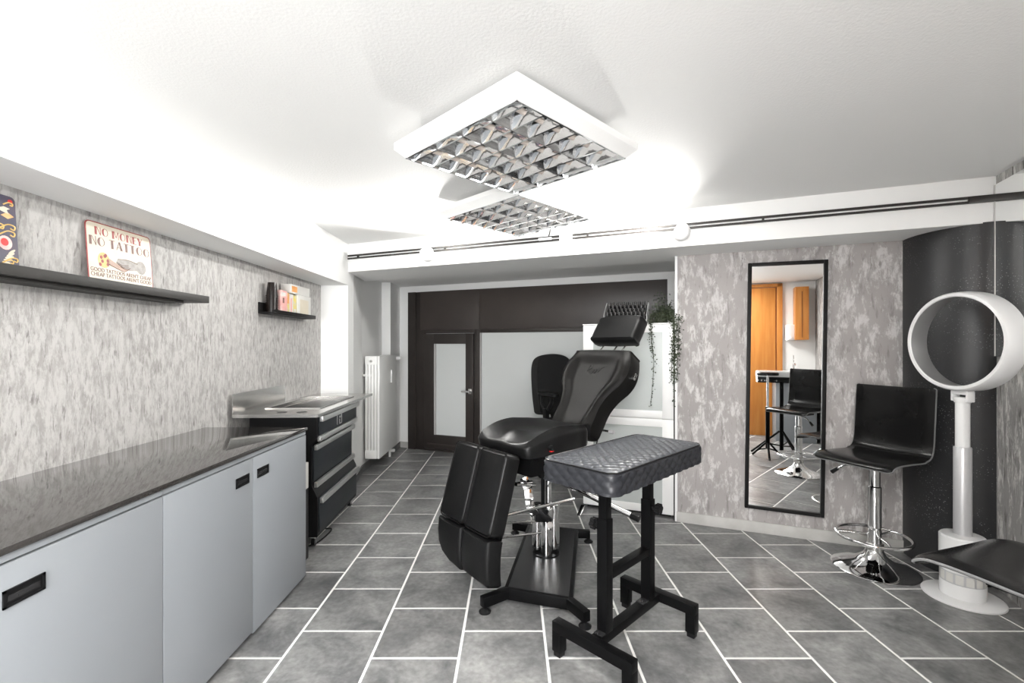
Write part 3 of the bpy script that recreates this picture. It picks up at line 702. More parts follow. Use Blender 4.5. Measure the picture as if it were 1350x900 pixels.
flat([(-0.068, 0.102), (-0.03, 0.085), (0.01, 0.098), (0.035, 0.092), (0.04, 0.078), (0.01, 0.058), (-0.02, 0.062), (-0.068, 0.076)], Zp).build('hand_print', 'skin_print', sg)
flat([(-0.02, 0.104), (0.03, 0.108), (0.075, 0.100), (0.075, 0.072), (0.035, 0.066), (0.0, 0.074), (-0.03, 0.088)], Zp + 0.0004).build('hand_print', 'grey_print', sg)
ln = MB()
for P_ in ([(-0.066, 0.077), (-0.02, 0.063), (0.01, 0.059), (0.038, 0.077)], [(-0.02, 0.104), (0.03, 0.108), (0.075, 0.1)], [(-0.025, 0.09), (0.0, 0.082), (0.028, 0.086)], [(-0.02, 0.083), (0.005, 0.075), (0.03, 0.078)], [(-0.01, 0.075), (0.01, 0.069), (0.03, 0.071)]):
    ln.tube([(x, y, Zp + 0.001) for x, y in crom(P_, 5, False)], 0.0009, 5)
ln.build('line_print', 'sign_brown', sg)
flat(blob(0.094, 0.087, 0.025, 0.028), Zp).build('grey_sleeve', 'grey_print', sg)
# floral sign, cut by the picture's left edge
s2 = thing('tin_sign', 'dark navy tin sign with red and gold floral scrolls at the shelf\'s near end', 'sign')
s2.matrix_world = sign_matrix(1.3715, 1.4425)
b2 = flat(rrect(0.21, 0.228, 0.014, 6, 0, 0.114), 0.0, 0.0018).build('plate', 'sign_navy', s2)
g = MB()
def pr(name, mt, poly, z1): MB().prism(poly, 0.002, z1).build(name, mt, s2)
def curl(x, y, k=1.0, sx=1): g.tube(crom([(x - sx * 0.035 * k, y - 0.012 * k, 0.0022), (x - sx * 0.01 * k, y + 0.004 * k, 0.0022), (x + sx * 0.010 * k, y + 0.002 * k, 0.0022), (x + sx * 0.008 * k, y - 0.010 * k, 0.0022), (x - sx * 0.003 * k, y - 0.007 * k, 0.0022)], 5, False), 0.0021, 6)
for q in (1, -1):
    curl(q * 0.088, 0.133, 1.0, q); curl(q * 0.086, 0.112, 1.0, q); curl(q * 0.09, 0.205, 0.6, q); curl(q * 0.092, 0.03, 0.8, q); curl(q * 0.08, 0.022, 0.7, q); curl(q * 0.055, 0.13, 1.0, q)
    pr('orange_print', 'orange', [(q * 0.06, 0.163), (q * 0.08, 0.176), (q * 0.098, 0.165), (q * 0.08, 0.155)][::q], 0.0028)
    pr('rose_print', 'pink', blob(q * 0.068, 0.078, 0.020, 0.022), 0.0026); pr('rose_heart', 'red', blob(q * 0.066, 0.080, 0.011, 0.012), 0.003); pr('red_print', 'red', blob(q * 0.09, 0.212, 0.007, 0.006), 0.0028)
    for a in range(5): pr('leaf_print', 'cream', blob(q * (0.085 - 0.004 * a), 0.052 - 0.009 * a, 0.014, 0.004, 10, q * (0.7 - 0.2 * a)), 0.0026)
    pr('white_print', 'cream', [(q * 0.05, 0.182), (q * 0.07, 0.192), (q * 0.088, 0.188), (q * 0.078, 0.182), (q * 0.084, 0.17), (q * 0.062, 0.176)][::q], 0.0028)
g.build('scroll_print', 'gold_print', s2)

# small black ledge with cups and boxes
lx, ly0, ly1, lz = XL + 0.001, 2.905, 3.53, 1.404
ld = thing('picture_ledge', 'small black wall ledge holding cups and boxes', 'shelf', (lx, ly0, lz))
MB().box(0, 0.009, 0, 0.625, 0, 0.072, 0.001).build('back_strip', 'shelf_black', ld)
MB().box(0.009, 0.098, 0, 0.625, 0, 0.012, 0.001).build('board', 'shelf_black', ld)
MB().box(0.090, 0.098, 0, 0.625, 0.012, 0.026, 0.001).build('front_lip', 'shelf_black', ld)
cz = lz + 0.0125
cy_ = 2.975
for k in range(8):
    m = MB(); r0, r1, z0 = 0.036, 0.0265, 0.0
    m.lathe([(0.034, 0), (0.0365, 0.0), (0.0365, 0.005), (0.034, 0.0055), (0.0255, 0.088), (0.024, 0.088)], 28)
    o = m.build('plastic_cup', 'cup', None, (XL + 0.052, cy_, cz + 0.0145 * k))
    nth = ('bottom one', 'second from the bottom', 'third from the bottom', 'fourth from the bottom', 'fifth from the bottom', 'third from the top', 'second from the top', 'topmost')[k]
    tag(o, 'dark brown upturned cup, %s of its stack on the black ledge' % nth, 'cup', 'nested plastic cups on the black ledge')
def card(name, label, y0, y1, hgt, d, mt, strip=None, grp='boxes on the black ledge', x0=0.012):
    o = MB().box(0, d, 0, y1 - y0, 0, hgt, 0.0015).build(name, mt, None, (XL + x0, y0, cz))
    tag(o, label, 'box', grp)
    for (a, b, c_, e, m2) in (strip or ()):
        MB().box(d, d + 0.0006, (y1 - y0) * a, (y1 - y0) * b, hgt * c_, hgt * e).build('printed_panel', m2, o)
    return o
card('card_box', 'pink printed packet beside the stack of dark cups', 3.025, 3.115, 0.15, 0.07, 'pink', ((0.15, 0.75, 0.75, 0.92, 'white_card'), (0.3, 0.55, 0.45, 0.68, 'sign_brown')))
card('card_box', 'narrow orange and yellow packet between the pink and pale ones', 3.118, 3.158, 0.142, 0.064, 'orange', ((0.1, 0.9, 0.05, 0.5, 'yellow'),))
card('card_box', 'pale narrow packet on the ledge between two yellow-edged ones', 3.161, 3.215, 0.14, 0.064, 'white_card', ((0.2, 0.6, 0.1, 0.8, 'pink'),))
card('card_box', 'yellow printed packet in front of the big white box', 3.218, 3.262, 0.135, 0.064, 'yellow', ((0.15, 0.85, 0.05, 0.3, 'white_card'),))
card('card_box', 'white packet with a faint oval at the ledge\'s far end', 3.265, 3.475, 0.145, 0.072, 'white_card', ((0.15, 0.8, 0.1, 0.8, 'cream'),))
bgb = MB().box(0, 0.072, 0, 0.29, 0, 0.062, 0.003).build('dispenser_box', 'white_card', None, (XL + 0.012, 3.165, cz + 0.146))
tag(bgb, 'large white box with an orange print lying on top of the packets', 'box', 'boxes on the black ledge')
MB().box(0.072, 0.0726, 0.01, 0.09, 0.010, 0.05).build('printed_panel', 'orange', bgb)

# ================================================================== RADIATOR
rd_ = thing('radiator', 'white column radiator with flat front on the niche side wall', 'radiator', (-1.345, 4.75, 0.12))
MB().box(0.055, 0.078, -0.31, 0.33, 0.0, 0.985, 0.006).build('front_panel', 'white_enamel', rd_)
for k in range(8):
    yy = -0.29 + k * 0.083
    s_ = MB()
    for xx in (-0.0475, -0.0185, 0.0105, 0.0395): s_.box(xx - 0.0125, xx + 0.0125, yy - 0.024, yy + 0.024, 0.06, 0.925, 0.007)
    s_.box(-0.062, 0.055, yy - 0.026, yy + 0.026, 0.90, 0.985, 0.01); s_.box(-0.062, 0.055, yy - 0.026, yy + 0.026, 0.0, 0.085, 0.01)
    s_.build('section', 'white_enamel', rd_)
MB().box(-0.06, 0.055, -0.285, 0.33, 0.07, 0.92).build('core', 'groove', rd_)
MB().box(0.078, 0.09, 0.10, 0.135, 0.70, 0.83, 0.004).build('heat_meter', 'white_plastic', rd_)
MB().cyl((0.0, -0.316, 0.935), (0.0, -0.33, 0.935), 0.012, 12).build('bleed_valve', 'steel', rd_)
vv = MB(); vv.cyl((0.0, 0.32, 0.945), (0.0, 0.345, 0.945), 0.012); vv.cyl((0.0, 0.335, 0.945), (0.04, 0.36, 0.945), 0.014); vv.cyl((0.03, 0.355, 0.945), (0.10, 0.40, 0.945), 0.021); vv.build('thermostat_valve', 'white_plastic', rd_)
MB().box(-0.08, 0.02, -0.31, -0.29, 0.79, 0.81).build('wall_bracket', 'white_enamel', rd_)
pv = MB(); pv.cyl((0.02, 0.28, 0.0), (0.02, 0.28, -0.118), 0.012); pv.cyl((0.02, 0.28, -0.05), (0.075, 0.28, -0.05), 0.016); pv.build('return_pipe', 'white_enamel', rd_)

# ================================================================== WHITE CABINET, BOTTLE RACK, PLANT
wc = thing('white_cabinet', 'tall white cabinet with frosted glass doors behind the chair', 'cabinet', rear(2.222, 0.345), TH)
wl, wr = -0.318, 0.318
cm = MB(); cm.box(wl, wr, 0.02, 0.38, 0.02, 1.355, 0.002); cm.build('carcass', 'cab_white', wc)
MB().box(wl + 0.02, wr - 0.02, 0.05, 0.36, 0, 0.02).build('plinth', 'black_plastic', wc)
MB().box(wl - 0.004, wr + 0.006, -0.004, 0.385, 1.355, 1.362).build('top_board', 'cab_white', wc)
for z0, z1 in ((0.03, 0.688), (0.695, 1.352)):
    d = MB(); s = 0.075
    d.box(wl, wl + s, 0, 0.02, z0, z1, 0.0015); d.box(wr - s, wr, 0, 0.02, z0, z1, 0.0015)
    d.box(wl + s, wr - s, 0, 0.02, z0, z0 + 0.05, 0.0015); d.box(wl + s, wr - s, 0, 0.02, z1 - 0.055, z1, 0.0015)
    dd = d.build('door', 'cab_white', wc)
    MB().box(wl + s, wr - s, 0.006, 0.011, z0 + 0.05, z1 - 0.055).build('pane', 'frost_white', dd)
MB().box(wr, wr + 0.006, 0.002, 0.38, 0.02, 1.352).build('side_edge', 'shelf_black', wc)

CT = 1.3625
rk = thing('bottle_rack', 'clear stepped rack of black ink bottles on the white cabinet', 'rack', rear(2.195, 0.52, CT), TH)
rw = 0.15
for k in range(4):
    MB().box(-rw, rw, -0.075 + k * 0.038, -0.075 + (k + 1) * 0.038, 0, 0.015 + 0.028 * k, 0.001).build('step', 'acrylic', rk)
for sx in (-1, 1):
    pm = MB(); pm.prism([(-0.09, 0), (0.08, 0), (0.08, 0.17), (0.03, 0.17), (-0.09, 0.07)], 0, 0.004)
    pm.v = [(sx * (rw + 0.003) + z * sx, x, y) for x, y, z in pm.v]; pm.build('side_panel', 'acrylic', rk)
ib = MB(); ib.lathe([(0.0125, 0), (0.0135, 0.003), (0.0135, 0.042), (0.011, 0.048), (0.0095, 0.0485), (0.0095, 0.053), (0.011, 0.0535), (0.0105, 0.074), (0.008, 0.076)], 14)
ibme = ib.mesh('ink_bottle', 'bottle')
lb = MB(); lb.lathe([(0.01365, 0.004), (0.01365, 0.016)], 14, caps=False); lbme = lb.mesh('bottle_label', 'bottle_cap')
ORD = ('first', 'second', 'third', 'fourth', 'fifth', 'sixth', 'seventh', 'eighth', 'ninth', 'tenth')
for k in range(4):
    for j in range(10 if k % 2 == 0 else 9):
        uu = -0.135 + 0.03 * j + (0.0 if k % 2 == 0 else 0.015)
        P = rear(2.195 + uu, 0.52 - 0.056 + 0.038 * k, CT + 0.0155 + 0.028 * k)
        o = bpy.data.objects.new('ink_bottle', ibme); COL.objects.link(o); o.location = P
        row = ('front', 'second', 'third', 'rear')[k]
        tag(o, 'small black ink bottle, %s from the left in the rack\'s %s row' % (ORD[j], row), 'bottle', 'black ink bottles in the stepped rack')
        if k < 1 or (k == 1 and j == 0):
            l_ = bpy.data.objects.new('bottle_label', lbme); COL.objects.link(l_); l_.parent = o

pt = thing('trailing_plant', 'trailing green plant in a pot at the white cabinet\'s right end', 'plant', rear(2.445, 0.47, CT), TH)
MB().lathe([(0.032, 0), (0.04, 0.004), (0.05, 0.075), (0.047, 0.078), (0.042, 0.05)], 24).build('pot', 'stem', pt)
random.seed(11)
lf = MB()
def leaf(p, sz):
    n = Vector((random.gauss(0, 1), random.gauss(0, 1), random.gauss(0, 1))).normalized(); x = n.orthogonal().normalized(); x.rotate(Matrix.Rotation(random.uniform(0, 6.28), 3, n)); y = n.cross(x)
    p = Vector(p); q = [p - x * sz, p + y * sz * 0.55 + n * sz * 0.1, p + x * sz, p - y * sz * 0.55 + n * sz * 0.1, p]
    lf.add([a[:] for a in q], [(0, 4, 1), (4, 2, 1), (0, 3, 4), (4, 3, 2)])
strands = []
def strand(P, r_, per, sz):
    pts = crom(P, 8, False); m = MB(); m.tube(pts, 0.0016, 5); m.build('vine_stem', 'stem', pt)
    for k, p in enumerate(pts):
        w = r_[0] + (r_[1] - r_[0]) * k / len(pts); c_ = per[0] + (per[1] - per[0]) * k / len(pts)
        for i in range(int(c_) + (random.random() < c_ % 1)):
            leaf((p[0] + random.gauss(0, w), p[1] + random.gauss(0, w * 0.6), p[2] + random.uniform(-0.02, 0.02)), sz * random.uniform(0.7, 1.2))
for i in range(620):
    leaf((random.gauss(0.012, 0.036), random.gauss(-0.03, 0.03), 0.01 + abs(random.gauss(0.045, 0.065))), 0.0095)
for i in range(160):
    t = random.random(); leaf((0.04 + 0.06 * t + random.gauss(0, 0.018), -0.10 * t + random.gauss(0, 0.02), 0.10 - 0.11 * t * t + random.gauss(0, 0.018)), 0.0105)
strand([(-0.03, -0.04, 0.08), (-0.055, -0.145, 0.03), (-0.05, -0.15, -0.1), (-0.035, -0.15, -0.25), (-0.04, -0.15, -0.4), (-0.055, -0.15, -0.565)], (0.014, 0.006), (8, 1.5), 0.0078)
strand([(-0.02, -0.04, 0.08), (-0.05, -0.15, 0.02), (-0.052, -0.155, -0.08), (-0.045, -0.155, -0.2)], (0.014, 0.010), (5, 3), 0.0085)
for dx in (0.0, 0.02, 0.035):
    strand([(0.05, -0.04, 0.09), (0.09 + dx, -0.15, 0.04), (0.093 + dx, -0.165, -0.12), (0.085 + dx, -0.165, -0.25), (0.083 + dx, -0.165, -0.40)], (0.016, 0.010), (13, 4), 0.0085)
strand([(0.06, -0.04, 0.09), (0.098, -0.16, 0.03), (0.099, -0.165, -0.2), (0.099, -0.165, -0.4), (0.098, -0.165, -0.58)], (0.007, 0.004), (4, 2.5), 0.0085)
tag(lf.build('foliage', 'leaf', pt), None, None, None, 'stuff')

# ================================================================== MIRRORS
mr = thing('standing_mirror', 'tall narrow wall mirror in a black frame, hung slightly crooked', 'mirror', rear(3.195, VW - 0.0, 0.155), 0)
mr.rotation_euler = (0, 0, TH)
mm = Matrix.Rotation(R(0.75), 4, 'Y')
def mbox(*a): m = MB(); m.xf = mm; m.box(*a); return m
fw, MW, MH = 0.022, 0.218, 1.575
for nm, a in (('frame', (-MW, -MW + fw, -0.032, -0.004, 0, MH, 0.002)), ('frame', (MW - fw, MW, -0.032, -0.004, 0, MH, 0.002)), ('frame', (-MW + fw, MW - fw, -0.032, -0.004, 0, fw, 0.002)), ('frame', (-MW + fw, MW - fw, -0.032, -0.004, MH - fw, MH, 0.002))):
    mbox(*a).build(nm, 'shelf_black', mr)
mbox(-MW + fw, MW - fw, -0.02, -0.006, fw, MH - fw).build('glass', 'mirror', mr)

rm = thing('wall_mirror', 'large frameless mirror covering the upper right wall', 'mirror', rear(UR - 0.001, -1.1, 0), TH)
MB().box(-0.006, 0, -1.6, 1.092, 1.15, 2.0).build('glass', 'mirror', rm)
MB().box(-0.008, 0, 1.092, 1.097, 1.15, 2.0).build('edge', 'white_card', rm)

# ================================================================== TATTOO CHAIR
PH = R(50)
fx = Vector((-math.sin(PH), -math.cos(PH), 0)); sx_ = Vector((math.cos(PH), -math.sin(PH), 0)); bx_ = -fx; zz = Vector((0, 0, 1))
CH = Vector((0.186, 2.53, 0))
ch = thing('tattoo_chair', 'black leather reclining tattoo chair with split leg rest on a plate base', 'chair', CH)
def cl_(p): return Vector(p) - CH      # world to chair-local
# base plate with angled feet
bp_ = [(-0.0174, 2.172), (0.2556, 2.086), (0.39, 2.85), (0.118, 2.93)]
bp_ = [(x - CH.x, y - CH.y) for x, y in bp_]
m = MB(); m.prism(bp_, 0.06, 0.076); m.build('base_plate', 'grey_metal_top', ch)
m = MB()
for i in range(4):
    a, b = Vector((*bp_[i], 0.048)), Vector((*bp_[(i + 1) % 4], 0.048)); m.bar(a, b, 0.035, 0.052, 0.003)
m.build('base_frame', 'black_metal', ch)
for cpt, ft in ((bp_[0], (-0.122, 2.095)), (bp_[1], (0.312, 1.985)), (bp_[2], (0.468, 2.845)), (bp_[3], (0.02, 2.975))):
    f2 = (ft[0] - CH.x, ft[1] - CH.y)
    l = MB(); l.bar((cpt[0], cpt[1], 0.050), (f2[0] + (f2[0] - cpt[0]) * 0.12, f2[1] + (f2[1] - cpt[1]) * 0.12, 0.050), 0.036, 0.046, 0.003); lo = l.build('leg', 'black_metal', ch)
    MB().lathe([(0.027, 0.0), (0.028, 0.006), (0.018, 0.014), (0.010, 0.019), (0.009, 0.04)], 20, *f2).build('levelling_foot', 'black_plastic', lo)
# column
m = MB(); m.lathe([(0.030, 0.076), (0.030, 0.325), (0.026, 0.33)], 32, 0.0, -0.03)
m.lathe([(0.012, 0.082), (0.027, 0.095), (0.030, 0.115), (0.030, 0.335), (0.026, 0.34)], 28, -0.047, 0.012); m.lathe([(0.012, 0.082), (0.027, 0.095), (0.030, 0.115), (0.030, 0.335), (0.026, 0.34)], 28, 0.045, 0.012)
m.build('pump_column', 'chrome', ch)
MB().lathe([(0.075, 0.076), (0.072, 0.081), (0.03, 0.083)], 36).build('column_flange', 'black_metal', ch)
MB().lathe([(0.015, 0.33), (0.015, 0.62)], 24, 0.012, 0).build('piston', 'chrome', ch)
MB().lathe([(0.010, 0.33), (0.010, 0.62)], 16, -0.018, 0.0).build('piston_guide', 'black_metal', ch)
m = MB(); m.box(-0.062, 0.006, -0.07, -0.01, 0.265, 0.335, 0.006); m.bar((-0.06, -0.07, 0.34), (0.02, -0.08, 0.275), 0.03, 0.03, 0.004); m.build('pump_block', 'black_metal', ch)
m = MB(); m.cyl((0.012, -0.06, 0.265), (0.012, -0.105, 0.265), 0.017); m.box(0.0, 0.024, -0.10, -0.08, 0.235, 0.275, 0.003); m.build('release_valve', 'chrome', ch)
def ctube(name, pts, r_, mt='chrome'): m = MB(); m.tube([cl_(p) for p in pts], r_, 14); return m.build(name, mt, ch)
ctube('pedal_bar', [(-0.05, 2.30, 0.358), (0.32, 2.38, 0.418)], 0.0085)
ctube('link_rod', [(-0.06, 2.36, 0.492), (0.105, 2.38, 0.503)], 0.009)
ctube('link_rod', [(0.02, 2.30, 0.515), (0.12, 2.42, 0.475)], 0.009)
ctube('lower_rod', [(-0.05, 2.32, 0.315), (0.115, 2.40, 0.295)], 0.006); ctube('lower_rod', [(-0.06, 2.30, 0.25), (0.15, 2.42, 0.228)], 0.006)
m = MB()
pp2 = [cl_(p) for p in ((0.06, 2.40, 0.52), (0.085, 2.40, 0.46), (0.092, 2.40, 0.38), (0.12, 2.42, 0.32))]
for a, b in zip(pp2, pp2[1:]): m.bar(a, b, 0.045, 0.008, 0.001, (0, 1, 0))
m.build('pump_strap', 'chrome', ch)
ctube('push_bar', [(0.275, 2.58, 0.445), (0.60, 2.33, 0.35)], 0.0155)
ctube('bar_cap', [(0.598, 2.3315, 0.3506), (0.632, 2.305, 0.341)], 0.0175, 'black_plastic')
m = MB(); m.bar(cl_((0.44, 2.50, 0.52)), cl_((0.46, 2.48, 0.40)), 0.04, 0.012, 0.002); m.bar(cl_((0.30, 2.58, 0.52)), cl_((0.30, 2.57, 0.44)), 0.03, 0.03, 0.002); m.build('bar_bracket', 'steel', ch)
m = MB(); m.bar(cl_((0.34, 2.36, 0.34)), cl_((0.37, 2.42, 0.37)), 0.02, 0.006, 0.001); m.build('foot_pedal', 'chrome', ch)
# seat, in axes: x along the seat's width, y to the back, z up
SC_ = cl_((0.13, 2.55, 0)); 
def seatM(): m = MB(); m.xf = basis(SC_, sx_, bx_, zz); return m
so = crom([(-0.20, -0.245), (-0.10, -0.262), (0, -0.255), (0.10, -0.262), (0.20, -0.245), (0.218, -0.16), (0.212, 0.0), (0.19, 0.15), (0.165, 0.235), (0.0, 0.255), (-0.165, 0.235), (-0.19, 0.15), (-0.212, 0.0), (-0.218, -0.16)], 6)
def seat_h(x, y):
    e = min(1, abs(x) / 0.21)
    fr_ = max(0.0, (-0.12 - y) / 0.14)
    return 0.030 * e ** 2.2 * (1 - 0.5 * max(0, y) / 0.25) - 0.026 * (1 - e * e) * math.exp(-((y - 0.02) / 0.15) ** 2) - 0.012 * fr_ ** 2 + 0.026 * math.exp(-(x / 0.05) ** 2) * math.exp(-((y + 0.16) / 0.06) ** 2)
def seat_roll(q):
    x, y, z = q
    k = 0.52 * max(0.0, min(1.0, (0.0 - y) / 0.255)) ** 1.7 + 0.10 * max(0.0, (y - 0.1) / 0.15)
    return (x, y - 0.012 * max(0, (0.72 - z) / 0.08) * (1 if y < -0.2 else 0) * -1, 0.665 + (z - 0.665) * (1 - k) if z > 0.665 else z)
m = seatM(); m.pillow(so, [(0.02, 0.645), (0.004, 0.652), (0.0, 0.665), (0.0, 0.735), (0.003, 0.750), (0.010, 0.761), (0.02, 0.766)], (0.96, 0.91, 0.85, 0.78, 0.70, 0.60, 0.5, 0.38, 0.25, 0.12), seat_h, seat_roll); seat = m.build('seat', 'leather', ch)
m = seatM(); m.box(-0.17, 0.18, -0.20, 0.20, 0.55, 0.648, 0.006); m.box(-0.06, 0.06, -0.06, 0.06, 0.545, 0.56); m.build('seat_bracket', 'black_metal', ch)
m = seatM(); m.cyl((0.21, -0.105, 0.693), (0.236, -0.105, 0.693), 0.014, 16); sw = m.build('rocker_switch', 'black_plastic', ch)
m = seatM(); m.box(0.222, 0.236, -0.115, -0.095, 0.6745, 0.680, 0.002); m.build('red_switch_lip', 'red', sw)
# bellows between seat and back
m = seatM()
for k in range(7): m.box(0.10, 0.16, 0.21 + k * 0.009, 0.215 + k * 0.009, 0.68, 0.75 + 0.002 * k, 0.001)
m.build('bellows', 'black_plastic', ch)
# backrest
RC = R(34)
upb = zz * math.cos(RC) + bx_ * math.sin(RC); nb = sx_.cross(upb)
B0 = cl_((0.337, 2.724, 0.705))
def backM(off=(0, 0, 0)):
    m = MB(); m.xf = basis(B0 + sx_ * off[0] + upb * off[1] + nb * off[2], sx_, upb, nb); return m
bo = crom([(-0.13, 0.0), (0.0, -0.008), (0.13, 0.0), (0.148, 0.07), (0.152, 0.17), (0.18, 0.25), (0.235, 0.33), (0.252, 0.40), (0.242, 0.47), (0.218, 0.54), (0.195, 0.558), (0.0, 0.562), (-0.195, 0.558), (-0.218, 0.54), (-0.242, 0.47), (-0.252, 0.40), (-0.235, 0.33), (-0.18, 0.25), (-0.152, 0.17), (-0.148, 0.07)], 5)
BWY = (0.0, 0.17, 0.25, 0.33, 0.40, 0.47, 0.57); BWX = (0.13, 0.152, 0.18, 0.235, 0.252, 0.242, 0.195)
def sst(a, b, x): t = max(0.0, min(1.0, (x - a) / (b - a))); return t * t * (3 - 2 * t)
def back_h(x, y):
    y = max(0.0, min(0.569, y)); k = 0
    while k < 5 and y > BWY[k + 1]: k += 1
    w = BWX[k] + (BWX[k + 1] - BWX[k]) * (y - BWY[k]) / (BWY[k + 1] - BWY[k]); e = min(1.0, abs(x) / w)
    top = sst(0.44, 0.53, y)
    return 0.024 * sst(0.55, 0.80, e) * (1 - top) + 0.012 * top - 0.013 * sst(0.84, 1.0, e) - 0.012 * (1 - e * e) * (1 - top) + 0.012 * math.exp(-((y - 0.05) / 0.06) ** 2)
m = backM(); m.pillow(bo, [(0.015, -0.105), (0.002, -0.1), (0.0, -0.092), (0.0, 0.0), (0.003, 0.009), (0.009, 0.014), (0.018, 0.016)], (0.97, 0.93, 0.89, 0.84, 0.78, 0.72, 0.66, 0.59, 0.52, 0.42, 0.3, 0.15), back_h)
bk = m.build('backrest', 'leather_worn', ch)
m = backM(); ring = crom([(p[0], p[1]) for p in bo][::5], 5); m.tube([(x * 0.985, y * 0.99 + 0.003, 0.006) for x, y in bo], 0.0032, 6, True, True); m.build('piping', 'leather_worn', bk)
m = backM()
m.tube(crom([(-0.06, 0.40, 0.004), (-0.045, 0.45, 0.004), (-0.03, 0.43, 0.004), (-0.05, 0.41, 0.004), (-0.02, 0.385, 0.004), (0.0, 0.42, 0.004), (0.005, 0.39, 0.004), (0.02, 0.42, 0.004), (0.03, 0.40, 0.004), (0.05, 0.43, 0.004), (0.075, 0.44, 0.004)], 5, False), 0.0022, 6)
m.build('embossed_scribble', 'leather_worn', bk)
m = backM(); m.cyl((0.245, 0.40, -0.045), (0.268, 0.40, -0.045), 0.011, 14); m.box(0.262, 0.272, 0.405, 0.43, -0.055, -0.035, 0.002); m.build('side_knob', 'chrome', ch)
m = backM(); m.box(-0.07, 0.07, 0.02, 0.42, -0.125, -0.105, 0.004); m.bar((0.0, 0.08, -0.10), (0, -0.1, -0.12), 0.06, 0.03, 0.003); m.build('back_plate', 'black_metal', ch)
m = backM(); m.tube([(0.05, 0.08, -0.12), (0.15, 0.085, -0.125), (0.175, 0.085, -0.125)], 0.0065, 10); lv = m.build('recline_lever', 'steel', ch)
m = backM(); m.tube([(0.173, 0.085, -0.125), (0.205, 0.085, -0.125)], 0.011, 10); m.build('lever_grip', 'silver_plastic', lv)
m = backM(); m.tube(crom([(0.11, 0.10, -0.10), (0.125, 0.03, -0.11), (0.12, -0.06, -0.12), (0.05, -0.12, -0.12)], 6, False), 0.0035, 8); m.build('release_cable', 'black_plastic', ch)
# headrest
RH = R(36); uph = zz * math.cos(RH) + bx_ * math.sin(RH); nh = sx_.cross(uph)
H0 = cl_((0.676, 2.972, 1.296))
def headM(): m = MB(); m.xf = basis(H0, sx_, uph, nh); return m
ho = crom([(x_, y_ * 1.15) for x_, y_ in [(-0.155, -0.075), (0.0, -0.082), (0.155, -0.075), (0.168, -0.05), (0.168, 0.05), (0.15, 0.085), (0.0, 0.092), (-0.15, 0.085), (-0.168, 0.05), (-0.168, -0.05)]], 6)
m = headM(); m.pillow(ho, [(0.03, -0.058), (0.012, -0.055), (0.0, -0.035), (0.0, 0.016), (0.004, 0.027), (0.013, 0.034)], (0.9, 0.75, 0.55, 0.3), lambda x, y: 0.010 * (1 - (x / 0.17) ** 2)); hr = m.build('headrest', 'leather', ch)
top_c = B0 + upb * 0.555 - nb * 0.045
for off in (-0.095, 0.012, 0.075):
    m = MB(); m.tube([top_c + sx_ * off - upb * 0.03, H0 + sx_ * (off) - uph * 0.07 - nh * 0.045], 0.0045, 8); m.build('headrest_rod', 'chrome', ch)
m = headM(); m.box(-0.12, 0.12, -0.06, 0.05, -0.068, -0.058, 0.002); m.build('headrest_plate', 'black_metal', ch)
# leg rests: two long pads, each with a shorter foot pad
TL = R(16.5); upl = zz * math.cos(TL) + bx_ * math.sin(TL); nl = sx_.cross(upl)
L0 = cl_((-0.150, 2.345, 0.692))
def legM(): m = MB(); m.xf = basis(L0, sx_, upl, nl); return m
def bend(q):
    x, y, z = q; t = max(0.0, -y - 0.36); return (x, y, z - 0.95 * t * t)
for s in (-1, 1):
    cx = s * 0.112
    o_ = dense(rrect(0.216, 0.385, 0.028, 4, cx, -0.1925), 0.04)
    m = legM(); m.pillow(o_, [(0.012, -0.075), (0.002, -0.07), (0.0, -0.06), (0.0, -0.004), (0.004, 0.006), (0.013, 0.012)], (0.9, 0.7, 0.45, 0.2), lambda x, y: 0.010 * max(0, 1 - ((x - cx) / 0.11) ** 2))
    lp = m.build('leg_rest', 'leather', ch)
    m = legM(); m.tube([(x - math.copysign(0.004, x - cx), y, 0.008) for x, y in o_], 0.0028, 6, True, True); m.build('piping', 'leather_worn', lp)
    o_ = dense([(cx - 0.108, -0.395), (cx - 0.106, -0.46), (cx - 0.088, -0.52), (cx - 0.05, -0.562), (cx + 0.02, -0.592), (cx + 0.09, -0.603), (cx + 0.108, -0.58), (cx + 0.108, -0.395)] if s < 0 else [(cx - 0.108, -0.395), (cx - 0.108, -0.57), (cx - 0.09, -0.594), (cx, -0.60), (cx + 0.09, -0.605), (cx + 0.108, -0.59), (cx + 0.108, -0.395)], 0.03)
    m = legM(); m.pillow(o_, [(0.012, -0.075), (0.002, -0.07), (0.0, -0.06), (0.0, -0.004), (0.004, 0.006), (0.013, 0.012)], (0.9, 0.7, 0.45, 0.2), lambda x, y: 0.008 * max(0, 1 - ((x - cx) / 0.11) ** 2), bend)
    m.build('foot_rest', 'leather', ch)
m = legM(); m.box(-0.19, 0.19, -0.5, -0.06, -0.092, -0.076, 0.003); m.bar((-0.1, -0.1, -0.085), (-0.1, 0.02, -0.22), 0.03, 0.02); m.bar((0.1, -0.1, -0.085), (0.1, 0.02, -0.22), 0.03, 0.02); m.build('leg_rest_plate', 'black_metal', ch)

# ================================================================== ARM REST STAND
AR = Vector((0.464, 1.862, 0))
av = Vector((0.217, -0.22, 0)).normalized(); bv = Vector((-av.y, av.x, 0))
ars = thing('arm_rest_stand', 'black adjustable arm rest with grey quilted cushion on two posts', 'arm rest', AR, math.atan2(bv.y, bv.x))
